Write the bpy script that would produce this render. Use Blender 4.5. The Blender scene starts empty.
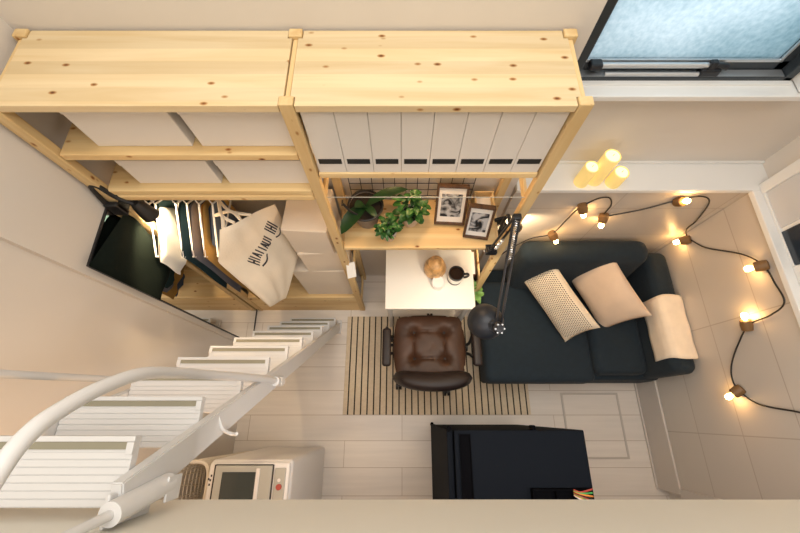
import bpy, bmesh, math, random
from mathutils import Vector, Matrix
random.seed(7)
scn = bpy.context.scene
COL = scn.collection
PI = math.pi

# ------------------------------------------------------------------ helpers
def bx(bm, x0, x1, y0, y1, z0, z1, bev=0.0, seg=2):
    t = bmesh.new()
    bmesh.ops.create_cube(t, size=1.0)
    for v in t.verts:
        v.co = Vector(((x0+x1)/2 + v.co.x*(x1-x0), (y0+y1)/2 + v.co.y*(y1-y0), (z0+z1)/2 + v.co.z*(z1-z0)))
    if bev > 0:
        bmesh.ops.bevel(t, geom=t.edges[:], offset=bev, segments=seg, profile=0.5, affect='EDGES')
    join(bm, t)

def join(bm, t, M=None):
    if M is not None:
        bmesh.ops.transform(t, matrix=M, verts=t.verts[:])
    me = bpy.data.meshes.new('tmp'); t.to_mesh(me); t.free()
    bm.from_mesh(me); bpy.data.meshes.remove(me)

def cyl(bm, a, b, r0, r1=None, n=16):
    a = Vector(a); b = Vector(b); r1 = r0 if r1 is None else r1
    t = bmesh.new()
    bmesh.ops.create_cone(t, cap_ends=True, segments=n, radius1=r0, radius2=r1, depth=(b-a).length)
    q = Vector((0, 0, 1)).rotation_difference((b-a).normalized())
    join(bm, t, Matrix.Translation((a+b)/2) @ q.to_matrix().to_4x4())

def smooth_path(pts, k=8):
    P = [Vector(p) for p in pts]
    out = []
    for i in range(len(P)-1):
        p0 = P[max(i-1, 0)]; p1 = P[i]; p2 = P[i+1]; p3 = P[min(i+2, len(P)-1)]
        for j in range(k):
            t = j/k
            out.append(0.5*((2*p1) + (p2-p0)*t + (2*p0-5*p1+4*p2-p3)*t*t + (3*p1-p0-3*p2+p3)*t**3))
    out.append(P[-1])
    return out

def tube(bm, pts, r, n=8, k=8, smooth=True):
    P = smooth_path(pts, k) if smooth else [Vector(p) for p in pts]
    rings = []; up = Vector((0.13, 0.27, 0.95)).normalized()
    for i, p in enumerate(P):
        d = (P[min(i+1, len(P)-1)] - P[max(i-1, 0)]).normalized()
        s = d.cross(up)
        if s.length < 1e-3: s = d.cross(Vector((1, 0, 0)))
        s.normalize(); u = s.cross(d).normalized(); up = u
        rings.append([bm.verts.new(p + r*(math.cos(2*PI*j/n)*s + math.sin(2*PI*j/n)*u)) for j in range(n)])
    for i in range(len(rings)-1):
        for j in range(n):
            bm.faces.new((rings[i][j], rings[i][(j+1) % n], rings[i+1][(j+1) % n], rings[i+1][j]))
    bm.faces.new(rings[0][::-1]); bm.faces.new(rings[-1])

def lathe(bm, prof, c=(0, 0, 0), n=28, M=None):
    t = bmesh.new()
    rings = []
    for r, z in prof:
        rings.append([t.verts.new((max(r, 1e-4)*math.cos(2*PI*j/n), max(r, 1e-4)*math.sin(2*PI*j/n), z)) for j in range(n)])
    for i in range(len(rings)-1):
        for j in range(n):
            t.faces.new((rings[i][j], rings[i][(j+1) % n], rings[i+1][(j+1) % n], rings[i+1][j]))
    t.faces.new(rings[0][::-1]); t.faces.new(rings[-1])
    join(bm, t, (M or Matrix.Identity(4)) if M else Matrix.Translation(Vector(c)))

def grid(bm, nu, nv, f):
    V = [[bm.verts.new(f(i/nu, j/nv)) for j in range(nv+1)] for i in range(nu+1)]
    for i in range(nu):
        for j in range(nv):
            bm.faces.new((V[i][j], V[i+1][j], V[i+1][j+1], V[i][j+1]))
    return V

def obj(name, bm, m, parent=None, smooth=False, angle=40, label=None):
    bmesh.ops.recalc_face_normals(bm, faces=bm.faces[:])
    me = bpy.data.meshes.new(name); bm.to_mesh(me); bm.free()
    if m: me.materials.append(m)
    if smooth:
        for p in me.polygons: p.use_smooth = True
        me.set_sharp_from_angle(angle=math.radians(angle))
    o = bpy.data.objects.new(name, me); COL.objects.link(o)
    if parent: o.parent = parent
    if label: o['label'] = label
    return o

def tag(o, label, cat, group=None):
    o['label'] = label; o['category'] = cat; o['kind'] = 'thing'
    if group: o['group'] = group
    return o

def thing(name, label, cat, loc=(0, 0, 0), rot=(0, 0, 0), group=None):
    o = bpy.data.objects.new(name, None); COL.objects.link(o)
    o.empty_display_size = 0.1
    o.location = loc; o.rotation_euler = rot
    return tag(o, label, cat, group)

def struct(name, bm, m, parent=None):
    o = obj(name, bm, m, parent)
    if not parent: o['kind'] = 'structure'
    return o

def B(): return bmesh.new()

def box(*a, **k):
    b = B(); bx(b, *a, **k); return b

# ------------------------------------------------------------------ materials
def mat(name, col, rough=0.5, metal=0.0, spec=0.5, bump=0.0, bscale=200.0, var=0.0, vscale=3.0, sheen=0.0, emit=None, es=0.0, trans=0.0, coat=0.0):
    m = bpy.data.materials.new(name); m.use_nodes = True
    nt = m.node_tree; N = nt.nodes; L = nt.links; p = N['Principled BSDF']
    p.inputs['Base Color'].default_value = (*col, 1); p.inputs['Roughness'].default_value = rough; p.inputs['Metallic'].default_value = metal
    p.inputs['Specular IOR Level'].default_value = spec; p.inputs['Sheen Weight'].default_value = sheen; p.inputs['Transmission Weight'].default_value = trans; p.inputs['Coat Weight'].default_value = coat
    if emit: p.inputs['Emission Color'].default_value = (*emit, 1); p.inputs['Emission Strength'].default_value = es
    tc = N.new('ShaderNodeTexCoord')
    if bump > 0:
        n = N.new('ShaderNodeTexNoise'); n.inputs['Scale'].default_value = bscale; n.inputs['Detail'].default_value = 3
        b = N.new('ShaderNodeBump'); b.inputs['Strength'].default_value = bump; b.inputs['Distance'].default_value = 0.004
        L.new(tc.outputs['Object'], n.inputs['Vector']); L.new(n.outputs['Fac'], b.inputs['Height']); L.new(b.outputs['Normal'], p.inputs['Normal'])
    if var > 0:
        n = N.new('ShaderNodeTexNoise'); n.inputs['Scale'].default_value = vscale; n.inputs['Detail'].default_value = 4
        r = N.new('ShaderNodeValToRGB'); r.color_ramp.elements[0].position = 0.3; r.color_ramp.elements[1].position = 0.7
        r.color_ramp.elements[0].color = (*[max(0, c*(1-var)) for c in col], 1); r.color_ramp.elements[1].color = (*[min(1, c*(1+var)) for c in col], 1)
        L.new(tc.outputs['Object'], n.inputs['Vector']); L.new(n.outputs['Fac'], r.inputs['Fac']); L.new(r.outputs['Color'], p.inputs['Base Color'])
    return m

def wood(name, axis, c0=(0.62, 0.40, 0.17), c1=(0.80, 0.60, 0.31), knots=True, lam=0.052, seed=0.0):
    m = bpy.data.materials.new(name); m.use_nodes = True
    nt = m.node_tree; N = nt.nodes; L = nt.links; p = N['Principled BSDF']
    p.inputs['Roughness'].default_value = 0.55
    tc = N.new('ShaderNodeTexCoord'); mp = N.new('ShaderNodeMapping')
    mp.inputs['Location'].default_value = (seed, seed*1.7, seed*0.6)
    s = [22.0, 22.0, 22.0]; s[axis] = 1.3
    mp.inputs['Scale'].default_value = s
    L.new(tc.outputs['Object'], mp.inputs['Vector'])
    n = N.new('ShaderNodeTexNoise'); n.inputs['Scale'].default_value = 1.0; n.inputs['Detail'].default_value = 5; n.inputs['Distortion'].default_value = 0.6
    L.new(mp.outputs['Vector'], n.inputs['Vector'])
    r = N.new('ShaderNodeValToRGB'); r.color_ramp.elements[0].position = 0.28; r.color_ramp.elements[1].position = 0.62
    r.color_ramp.elements[0].color = (*c0, 1); r.color_ramp.elements[1].color = (*c1, 1)
    L.new(n.outputs['Fac'], r.inputs['Fac'])
    # laminated staves: a slightly different tone per stave
    sx = N.new('ShaderNodeSeparateXYZ'); L.new(tc.outputs['Object'], sx.inputs[0])
    oth = [1, 0, 0][axis] if axis == 0 else 0
    dv = N.new('ShaderNodeMath'); dv.operation = 'DIVIDE'; dv.inputs[1].default_value = lam
    L.new(sx.outputs[oth], dv.inputs[0])
    fl = N.new('ShaderNodeMath'); fl.operation = 'FLOOR'; L.new(dv.outputs[0], fl.inputs[0])
    wn = N.new('ShaderNodeTexWhiteNoise'); wn.noise_dimensions = '1D'; L.new(fl.outputs[0], wn.inputs['W'])
    mr = N.new('ShaderNodeMapRange'); mr.inputs['To Min'].default_value = 0.9; mr.inputs['To Max'].default_value = 1.06
    L.new(wn.outputs['Value'], mr.inputs['Value'])
    mx = N.new('ShaderNodeMix'); mx.data_type = 'RGBA'; mx.blend_type = 'MULTIPLY'; mx.inputs['Factor'].default_value = 1.0
    L.new(r.outputs['Color'], mx.inputs['A']); L.new(mr.outputs['Result'], mx.inputs['B'])
    out = mx.outputs['Result']
    if knots:
        mk = N.new('ShaderNodeMapping'); ks = [6.5, 6.5, 6.5]; ks[axis] = 3.6
        mk.inputs['Scale'].default_value = ks; mk.inputs['Location'].default_value = (seed+3.1, seed+0.4, 1.9)
        L.new(tc.outputs['Object'], mk.inputs['Vector'])
        v = N.new('ShaderNodeTexVoronoi'); v.voronoi_dimensions = '3D'; L.new(mk.outputs['Vector'], v.inputs['Vector'])
        kr = N.new('ShaderNodeValToRGB'); kr.color_ramp.elements[0].position = 0.07; kr.color_ramp.elements[0].color = (0.16, 0.06, 0.015, 1)
        kr.color_ramp.elements[1].position = 0.26; kr.color_ramp.elements[1].color = (1, 1, 1, 1)
        e = kr.color_ramp.elements.new(0.145); e.color = (0.55, 0.32, 0.14, 1)
        L.new(v.outputs['Distance'], kr.inputs['Fac'])
        # only some cells carry a knot
        sc = N.new('ShaderNodeSeparateColor'); L.new(v.outputs['Color'], sc.inputs[0])
        gt = N.new('ShaderNodeMath'); gt.operation = 'GREATER_THAN'; gt.inputs[1].default_value = 0.80; L.new(sc.outputs[0], gt.inputs[0])
        m2 = N.new('ShaderNodeMix'); m2.data_type = 'RGBA'; m2.blend_type = 'MULTIPLY'
        L.new(gt.outputs[0], m2.inputs['Factor']); L.new(out, m2.inputs['A']); L.new(kr.outputs['Color'], m2.inputs['B'])
        out = m2.outputs['Result']
    L.new(out, p.inputs['Base Color'])
    return m

M = {}
PINE0, PINE1 = (0.66, 0.43, 0.18), (0.80, 0.60, 0.31)
M['pine_x'] = wood('pine_along_x', 0, PINE0, PINE1)
M['pine_top'] = wood('pine_board', 0, (0.65, 0.48, 0.25), (0.75, 0.605, 0.375), seed=2.3)
M['pine_y'] = wood('pine_along_y', 1, PINE0, PINE1, seed=1.1)
M['pine_z'] = wood('pine_along_z', 2, PINE0, PINE1, lam=0.5, seed=4.2)
M['wall'] = mat('painted_wall', (0.715, 0.662, 0.60), 0.85, var=0.025, vscale=1.5, bump=0.05, bscale=90)
M['white_trim'] = mat('white_trim', (0.79, 0.785, 0.765), 0.45)
M['skirting'] = mat('grey_beige_skirting', (0.58, 0.53, 0.48), 0.5)
M['hatch_rim'] = mat('hatch_rim', (0.50, 0.45, 0.40), 0.4)
M['ceiling'] = mat('ceiling_paint', (0.82, 0.78, 0.72), 0.9)
M['loft'] = mat('loft_paint', (0.76, 0.73, 0.65), 0.6, var=0.03, vscale=2)
M['white_steel'] = mat('white_powder_coat', (0.65, 0.645, 0.64), 0.4)
M['rubber_strip'] = mat('olive_grip_strip', (0.27, 0.25, 0.18), 0.8)
M['white_box'] = mat('white_cardboard', (0.78, 0.74, 0.69), 0.6)
M['dark_slot'] = mat('black_label_slot', (0.015, 0.016, 0.015), 0.6)
M['cream_box'] = mat('cream_fabric_box', (0.78, 0.68, 0.56), 0.9, bump=0.1, bscale=400)
M['white_top'] = mat('white_laminate', (0.88, 0.84, 0.77), 0.4)
M['black'] = mat('black_plastic', (0.012, 0.012, 0.013), 0.4)
M['black_metal'] = mat('black_metal', (0.02, 0.022, 0.027), 0.35, metal=0.3)
M['fridge'] = mat('fridge_black', (0.006, 0.008, 0.012), 0.7, spec=0.06)
M['chrome'] = mat('chrome', (0.75, 0.76, 0.78), 0.2, metal=1.0)
M['alu'] = mat('aluminium', (0.62, 0.66, 0.70), 0.35, metal=0.8)
M['win_frame'] = mat('dark_window_frame', (0.045, 0.055, 0.065), 0.35, metal=0.3)
M['mirror'] = mat('mirror_glass', (0.92, 0.92, 0.9), 0.01, metal=1.0)
M['sofa'] = mat('dark_teal_fabric', (0.007, 0.016, 0.025), 0.95, bump=0.35, bscale=350, sheen=0.03, var=0.12, vscale=30)
M['beige_cloth'] = mat('beige_cloth', (0.62, 0.48, 0.36), 0.95, bump=0.3, bscale=250, var=0.06, vscale=8)
M['cream_blanket'] = mat('cream_blanket', (0.80, 0.68, 0.53), 0.98, bump=0.3, bscale=180, sheen=0.3, var=0.05, vscale=14)
M['canvas'] = mat('cream_canvas', (0.88, 0.78, 0.63), 0.95, bump=0.3, bscale=120, var=0.03, vscale=10)
M['ink'] = mat('dark_ink', (0.05, 0.045, 0.05), 0.9)
M['leather'] = mat('brown_leather', (0.058, 0.026, 0.014), 0.5, spec=0.35, bump=0.18, bscale=160, var=0.25, vscale=9)
M['leather_dark'] = mat('dark_leather', (0.015, 0.009, 0.008), 0.5, spec=0.35, bump=0.15, bscale=160)
M['ceramic'] = mat('beige_ceramic', (0.60, 0.50, 0.42), 0.5, var=0.08, vscale=12)
M['bowl'] = mat('dark_rimmed_bowl', (0.22, 0.18, 0.155), 0.5, var=0.1, vscale=12)
M['terracotta'] = mat('terracotta', (0.50, 0.25, 0.14), 0.8)
M['soil'] = mat('soil', (0.02, 0.014, 0.01), 1.0, bump=0.6, bscale=150)
M['leaf_dark'] = mat('dark_leaf', (0.012, 0.050, 0.012), 0.4, var=0.3, vscale=14)
M['leaf_mid'] = mat('mid_leaf', (0.026, 0.115, 0.018), 0.42, var=0.35, vscale=20)
M['leaf_light'] = mat('light_leaf', (0.16, 0.33, 0.07), 0.45, var=0.3, vscale=20)
M['walnut'] = wood('dark_walnut', 1, (0.055, 0.028, 0.015), (0.12, 0.065, 0.035), knots=False)
M['paper'] = mat('white_paper', (0.86, 0.84, 0.80), 0.7)
M['socket'] = mat('wooden_bulb_socket', (0.19, 0.10, 0.035), 0.5)
M['cable'] = mat('black_cable', (0.018, 0.015, 0.013), 0.5)
M['bulb'] = mat('glowing_bulb', (1, 0.8, 0.5), 0.2, emit=(1.0, 0.55, 0.18), es=62)
M['wax'] = mat('glowing_wax', (0.85, 0.68, 0.30), 0.6, emit=(1.0, 0.66, 0.18), es=0.42)
M['wax_top'] = mat('glowing_wax_top', (0.95, 0.85, 0.5), 0.6, emit=(1.0, 0.85, 0.45), es=1.0)
M['lamp_disc'] = mat('lamp_lens', (1, 0.9, 0.7), 0.3, emit=(1.0, 0.78, 0.5), es=25)
M['amber'] = mat('amber_wicker', (0.52, 0.30, 0.12), 0.3, bump=0.5, bscale=60, var=0.45, vscale=30)
M['coffee'] = mat('coffee', (0.018, 0.010, 0.008), 0.15)
M['washer'] = mat('washer_white', (0.80, 0.78, 0.76), 0.35)
M['washer_grey'] = mat('washer_grey_panel', (0.44, 0.44, 0.40), 0.4)
M['smoked'] = mat('smoked_window', (0.03, 0.045, 0.05), 0.12, coat=0.6)
M['matte_black'] = mat('matte_black', (0.002, 0.002, 0.003), 0.8, spec=0.05)
M['red'] = mat('red_button', (0.40, 0.05, 0.04), 0.4)
M['green'] = mat('green_cord', (0.05, 0.35, 0.10), 0.6)
M['orange'] = mat('orange_cord', (0.75, 0.25, 0.05), 0.6)
M['wicker'] = mat('white_wicker', (0.72, 0.66, 0.56), 0.7)
M['dark_green_cloth'] = mat('dark_green_cloth', (0.006, 0.010, 0.008), 0.95, spec=0.1, bump=0.3, bscale=200)
M['teal_cloth'] = mat('dark_teal_cloth', (0.022, 0.045, 0.052), 0.95, spec=0.1, bump=0.3, bscale=200)
M['slate_cloth'] = mat('slate_grey_cloth', (0.13, 0.135, 0.165), 0.95, bump=0.3, bscale=200)
M['navy_cloth'] = mat('navy_cloth', (0.06, 0.085, 0.14), 0.95, bump=0.3, bscale=200)
M['olive_cloth'] = mat('olive_brown_cloth', (0.40, 0.23, 0.06), 0.95, bump=0.3, bscale=200)
M['white_cloth'] = mat('white_cloth', (0.86, 0.82, 0.76), 0.9, bump=0.2, bscale=200)
M['grey_panel'] = mat('grey_frosted_pane', (0.60, 0.60, 0.61), 0.5)
M['dark_pane'] = mat('dark_glass_pane', (0.02, 0.03, 0.045), 0.1, coat=0.5)
M['book_brown'] = mat('brown_book', (0.16, 0.06, 0.03), 0.6)
M['fusion'] = mat('dark_metal_dome', (0.018, 0.022, 0.030), 0.42, metal=0.2, bump=0.05, bscale=200)

def floor_mat():
    m = bpy.data.materials.new('floor_planks'); m.use_nodes = True
    N = m.node_tree.nodes; L = m.node_tree.links; p = N['Principled BSDF']; p.inputs['Roughness'].default_value = 0.42
    tc = N.new('ShaderNodeTexCoord')
    b = N.new('ShaderNodeTexBrick'); b.inputs['Scale'].default_value = 1.0
    b.inputs['Brick Width'].default_value = 1.15; b.inputs['Row Height'].default_value = 0.178
    b.inputs['Mortar Size'].default_value = 0.0022; b.inputs['Mortar Smooth'].default_value = 0.3
    b.inputs['Color1'].default_value = (0.70, 0.645, 0.585, 1); b.inputs['Color2'].default_value = (0.76, 0.705, 0.645, 1)
    b.inputs['Mortar'].default_value = (0.45, 0.37, 0.30, 1); b.offset = 0.37
    L.new(tc.outputs['Object'], b.inputs['Vector'])
    mp = N.new('ShaderNodeMapping'); mp.inputs['Scale'].default_value = (2, 30, 10); L.new(tc.outputs['Object'], mp.inputs['Vector'])
    n = N.new('ShaderNodeTexNoise'); n.inputs['Scale'].default_value = 1; n.inputs['Detail'].default_value = 4; L.new(mp.outputs['Vector'], n.inputs['Vector'])
    mr = N.new('ShaderNodeMapRange'); mr.inputs['To Min'].default_value = 0.88; mr.inputs['To Max'].default_value = 1.1; L.new(n.outputs['Fac'], mr.inputs['Value'])
    mx = N.new('ShaderNodeMix'); mx.data_type = 'RGBA'; mx.blend_type = 'MULTIPLY'; mx.inputs['Factor'].default_value = 1
    L.new(b.outputs['Color'], mx.inputs['A']); L.new(mr.outputs['Result'], mx.inputs['B']); L.new(mx.outputs['Result'], p.inputs['Base Color'])
    return m
M['floor'] = floor_mat()

def tile_mat(name, rot):
    # large wall tiles; rot maps the wall's plane onto the brick texture's x/y
    m = bpy.data.materials.new(name); m.use_nodes = True
    N = m.node_tree.nodes; L = m.node_tree.links; p = N['Principled BSDF']; p.inputs['Roughness'].default_value = 0.38
    tc = N.new('ShaderNodeTexCoord'); sx = N.new('ShaderNodeSeparateXYZ'); cb = N.new('ShaderNodeCombineXYZ')
    L.new(tc.outputs['Object'], sx.inputs[0])
    a = N.new('ShaderNodeMath'); a.operation = 'ADD'; a.inputs[1].default_value = 6.105 if rot == 'y' else 6.0
    L.new(sx.outputs[1 if rot == 'y' else 0], a.inputs[0]); L.new(a.outputs[0], cb.inputs[0])
    a2 = N.new('ShaderNodeMath'); a2.operation = 'ADD'; a2.inputs[1].default_value = 0.133; L.new(sx.outputs[2], a2.inputs[0]); L.new(a2.outputs[0], cb.inputs[1])
    b = N.new('ShaderNodeTexBrick'); b.offset = 0.0; b.inputs['Scale'].default_value = 1
    b.inputs['Brick Width'].default_value = 0.6; b.inputs['Row Height'].default_value = 0.333
    b.inputs['Mortar Size'].default_value = 0.003; b.inputs['Mortar Smooth'].default_value = 0.2
    b.inputs['Color1'].default_value = (0.55, 0.50, 0.445, 1); b.inputs['Color2'].default_value = (0.585, 0.535, 0.475, 1); b.inputs['Mortar'].default_value = (0.43, 0.37, 0.31, 1)
    L.new(cb.outputs[0], b.inputs['Vector']); L.new(b.outputs['Color'], p.inputs['Base Color'])
    return m
M['tile_y'] = tile_mat('wall_tiles_side', 'y'); M['tile_x'] = tile_mat('wall_tiles_rear', 'x')

def rug_mat():
    m = bpy.data.materials.new('striped_flatweave'); m.use_nodes = True
    N = m.node_tree.nodes; L = m.node_tree.links; p = N['Principled BSDF']; p.inputs['Roughness'].default_value = 0.95
    tc = N.new('ShaderNodeTexCoord'); sx = N.new('ShaderNodeSeparateXYZ'); L.new(tc.outputs['Object'], sx.inputs[0])
    a = N.new('ShaderNodeMath'); a.operation = 'DIVIDE'; a.inputs[1].default_value = 0.0488; L.new(sx.outputs[0], a.inputs[0])
    f = N.new('ShaderNodeMath'); f.operation = 'FRACT'; L.new(a.outputs[0], f.inputs[0])
    g = N.new('ShaderNodeMath'); g.operation = 'LESS_THAN'; g.inputs[1].default_value = 0.21; L.new(f.outputs[0], g.inputs[0])
    n = N.new('ShaderNodeTexNoise'); n.inputs['Scale'].default_value = 60; L.new(tc.outputs['Object'], n.inputs['Vector'])
    r = N.new('ShaderNodeValToRGB'); r.color_ramp.elements[0].color = (0.58, 0.47, 0.33, 1); r.color_ramp.elements[1].color = (0.74, 0.63, 0.47, 1); L.new(n.outputs['Fac'], r.inputs['Fac'])
    mx = N.new('ShaderNodeMix'); mx.data_type = 'RGBA'; L.new(g.outputs[0], mx.inputs['Factor']); L.new(r.outputs['Color'], mx.inputs['A']); mx.inputs['B'].default_value = (0.035, 0.028, 0.022, 1)
    L.new(mx.outputs['Result'], p.inputs['Base Color'])
    w = N.new('ShaderNodeTexWave'); w.bands_direction = 'Y'; w.inputs['Scale'].default_value = 60; L.new(tc.outputs['Object'], w.inputs['Vector'])
    b = N.new('ShaderNodeBump'); b.inputs['Strength'].default_value = 0.3; b.inputs['Distance'].default_value = 0.003; L.new(w.outputs['Fac'], b.inputs['Height']); L.new(b.outputs['Normal'], p.inputs['Normal'])
    return m
M['rug'] = rug_mat()

def knit_mat():
    m = bpy.data.materials.new('dotted_knit'); m.use_nodes = True
    N = m.node_tree.nodes; L = m.node_tree.links; p = N['Principled BSDF']; p.inputs['Roughness'].default_value = 0.95
    tc = N.new('ShaderNodeTexCoord')
    b = N.new('ShaderNodeTexBrick'); b.offset = 0.5; b.inputs['Scale'].default_value = 1; b.inputs['Brick Width'].default_value = 0.0155; b.inputs['Row Height'].default_value = 0.0115
    b.inputs['Mortar Size'].default_value = 0.0038; b.inputs['Mortar Smooth'].default_value = 0.5
    b.inputs['Color1'].default_value = (0.07, 0.055, 0.045, 1); b.inputs['Color2'].default_value = (0.13, 0.10, 0.08, 1); b.inputs['Mortar'].default_value = (0.78, 0.67, 0.52, 1)
    L.new(tc.outputs['Object'], b.inputs['Vector'])
    sx = N.new('ShaderNodeSeparateXYZ'); L.new(tc.outputs['Object'], sx.inputs[0])
    ab = N.new('ShaderNodeMath'); ab.operation = 'ABSOLUTE'; L.new(sx.outputs[0], ab.inputs[0])
    ab2 = N.new('ShaderNodeMath'); ab2.operation = 'ABSOLUTE'; L.new(sx.outputs[1], ab2.inputs[0])
    g1 = N.new('ShaderNodeMath'); g1.operation = 'LESS_THAN'; g1.inputs[1].default_value = 0.235; L.new(ab.outputs[0], g1.inputs[0])
    g2 = N.new('ShaderNodeMath'); g2.operation = 'LESS_THAN'; g2.inputs[1].default_value = 0.105; L.new(ab2.outputs[0], g2.inputs[0])
    mu = N.new('ShaderNodeMath'); mu.operation = 'MULTIPLY'; L.new(g1.outputs[0], mu.inputs[0]); L.new(g2.outputs[0], mu.inputs[1])
    mx = N.new('ShaderNodeMix'); mx.data_type = 'RGBA'; L.new(mu.outputs[0], mx.inputs['Factor']); mx.inputs['A'].default_value = (0.72, 0.61, 0.46, 1); L.new(b.outputs['Color'], mx.inputs['B'])
    L.new(mx.outputs['Result'], p.inputs['Base Color'])
    bu = N.new('ShaderNodeBump'); bu.inputs['Strength'].default_value = 0.5; bu.inputs['Distance'].default_value = 0.004; L.new(b.outputs['Fac'], bu.inputs['Height']); L.new(bu.outputs['Normal'], p.inputs['Normal'])
    return m
M['knit'] = knit_mat()

def photo_mat(name, seed):
    m = bpy.data.materials.new(name); m.use_nodes = True
    N = m.node_tree.nodes; L = m.node_tree.links; p = N['Principled BSDF']; p.inputs['Roughness'].default_value = 0.4
    tc = N.new('ShaderNodeTexCoord'); mp = N.new('ShaderNodeMapping'); mp.inputs['Location'].default_value = (seed, seed*2, 0); L.new(tc.outputs['Object'], mp.inputs['Vector'])
    n = N.new('ShaderNodeTexNoise'); n.inputs['Scale'].default_value = 22; n.inputs['Detail'].default_value = 3; n.inputs['Distortion'].default_value = 1.2; L.new(mp.outputs['Vector'], n.inputs['Vector'])
    r = N.new('ShaderNodeValToRGB'); r.color_ramp.elements[0].position = 0.38; r.color_ramp.elements[1].position = 0.6
    r.color_ramp.elements[0].color = (0.01, 0.012, 0.016, 1); r.color_ramp.elements[1].color = (0.5, 0.52, 0.55, 1)
    L.new(n.outputs['Fac'], r.inputs['Fac']); L.new(r.outputs['Color'], p.inputs['Base Color'])
    return m
M['photo_a'] = photo_mat('grey_photo', 1.3); M['photo_b'] = photo_mat('grey_portrait_photo', 5.7)

def frosted():
    m = bpy.data.materials.new('frosted_glass'); m.use_nodes = True
    N = m.node_tree.nodes; L = m.node_tree.links; N.remove(N['Principled BSDF']); o = N['Material Output']
    t = N.new('ShaderNodeBsdfTranslucent'); g = N.new('ShaderNodeBsdfGlossy'); g.inputs['Roughness'].default_value = 0.25
    tc = N.new('ShaderNodeTexCoord'); n = N.new('ShaderNodeTexNoise'); n.inputs['Scale'].default_value = 55; n.inputs['Detail'].default_value = 2; L.new(tc.outputs['Object'], n.inputs['Vector'])
    n2 = N.new('ShaderNodeTexNoise'); n2.inputs['Scale'].default_value = 2.2; n2.inputs['Detail'].default_value = 1; L.new(tc.outputs['Object'], n2.inputs['Vector'])
    ad = N.new('ShaderNodeMath'); ad.operation = 'MULTIPLY_ADD'; ad.inputs[1].default_value = 0.45; L.new(n.outputs['Fac'], ad.inputs[0]); L.new(n2.outputs['Fac'], ad.inputs[2])
    r = N.new('ShaderNodeValToRGB'); r.color_ramp.elements[0].position = 0.5; r.color_ramp.elements[1].position = 0.95
    r.color_ramp.elements[0].color = (0.42, 0.56, 0.60, 1); r.color_ramp.elements[1].color = (0.92, 0.96, 0.97, 1)
    L.new(ad.outputs[0], r.inputs['Fac']); L.new(r.outputs['Color'], t.inputs['Color'])
    b = N.new('ShaderNodeBump'); b.inputs['Strength'].default_value = 0.6; L.new(n.outputs['Fac'], b.inputs['Height']); L.new(b.outputs['Normal'], t.inputs['Normal']); L.new(b.outputs['Normal'], g.inputs['Normal'])
    mx = N.new('ShaderNodeMixShader'); mx.inputs[0].default_value = 0.06; L.new(t.outputs[0], mx.inputs[1]); L.new(g.outputs[0], mx.inputs[2]); L.new(mx.outputs[0], o.inputs['Surface'])
    return m
M['frosted'] = frosted()

def perforated():
    m = mat('woven_basket', (0.72, 0.64, 0.52), 0.7)
    return m
M['basket'] = perforated()

# ------------------------------------------------------------------ setting
XL, XR, YB, YU, YL = -1.22, 1.835, 1.127, 1.262, 1.10
LEDGE = 1.405
struct('floor', box(-1.3, 2.1, -1.7, 1.2, -0.06, 0), M['floor'])
# side wall: the stretch beside the shelf stands slightly proud of the rest
b = B(); bx(b, XL-0.15, XL, 0.505, 1.3, 0, 4.4); bx(b, XL-0.15, XL-0.022, -1.7, 0.505, 0, 4.4)
struct('wall_left', b, M['wall'])
b = B(); bx(b, XL-0.15, 0.60, YB, 1.45, 0, 4.4)
struct('wall_back', b, M['wall'])
b = B(); bx(b, 0.60, 2.1, YL, 1.45, 0, LEDGE-0.03)
struct('wall_back_lower', b, M['tile_x'])
WX0, WX1, WZ0, WZ1 = 0.665, 1.56, 1.945, 2.95
b = B(); bx(b, 0.60, 2.1, YU, 1.45, LEDGE-0.03, WZ0); bx(b, 0.60, 2.1, YU, 1.45, WZ1, 4.4)
bx(b, 0.60, WX0, YU, 1.45, WZ0, WZ1); bx(b, WX1, 2.1, YU, 1.45, WZ0, WZ1)
struct('wall_back_upper', b, M['wall'])
b = B(); bx(b, XR, 2.1, -0.49, YL, 0, LEDGE-0.03)
struct('wall_right_lower', b, M['tile_y'])
b = B(); bx(b, XR+0.06, 2.1, -1.7, -0.49, 0, 4.4)
struct('wall_right_entry', b, M['wall'])
b = B(); bx(b, 1.93, 2.15, -0.49, YU, LEDGE-0.03, 4.4)
struct('wall_right', b, M['wall'])
struct('wall_front', box(-1.4, 2.15, -1.75, -1.6, 0, 4.4), M['wall'])
struct('ceiling', box(-1.4, 2.15, -1.75, 1.45, 4.4, 4.5), M['ceiling'])
# white ledges with a slim nosing
b = B(); bx(b, 0.60, 1.95, YL-0.012, YU, LEDGE-0.03, LEDGE, bev=0.004); bx(b, 0.60, 1.93, YU-0.012, YU, LEDGE, LEDGE+0.018, bev=0.003)
struct('trim_1', b, M['white_trim'])
b = B(); bx(b, XR-0.014, 1.93, -0.49, YL-0.012, LEDGE-0.03, LEDGE, bev=0.004)
struct('trim_2', b, M['white_trim'])
# upright trim where the tiled wall ends, and its skirting
b = B(); bx(b, XR-0.015, XR, -0.49, YL, 0.0, 0.245, bev=0.004); bx(b, XR-0.027, XR-0.015, -0.49, YL, 0.0, 0.02, bev=0.003)
struct('baseboard_right', b, M['skirting'])
b = B(); bx(b, XR-0.015, XR+0.01, -0.53, -0.45, 0.245, LEDGE-0.03, bev=0.004)
struct('trim_3', b, M['skirting'])
# loft platform the photograph is taken from
b = B(); bx(b, XL-0.02, XR+0.06, -1.6, -0.185, 2.063, 2.50, bev=0.006)
struct('floor_loft', b, M['loft'])
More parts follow.
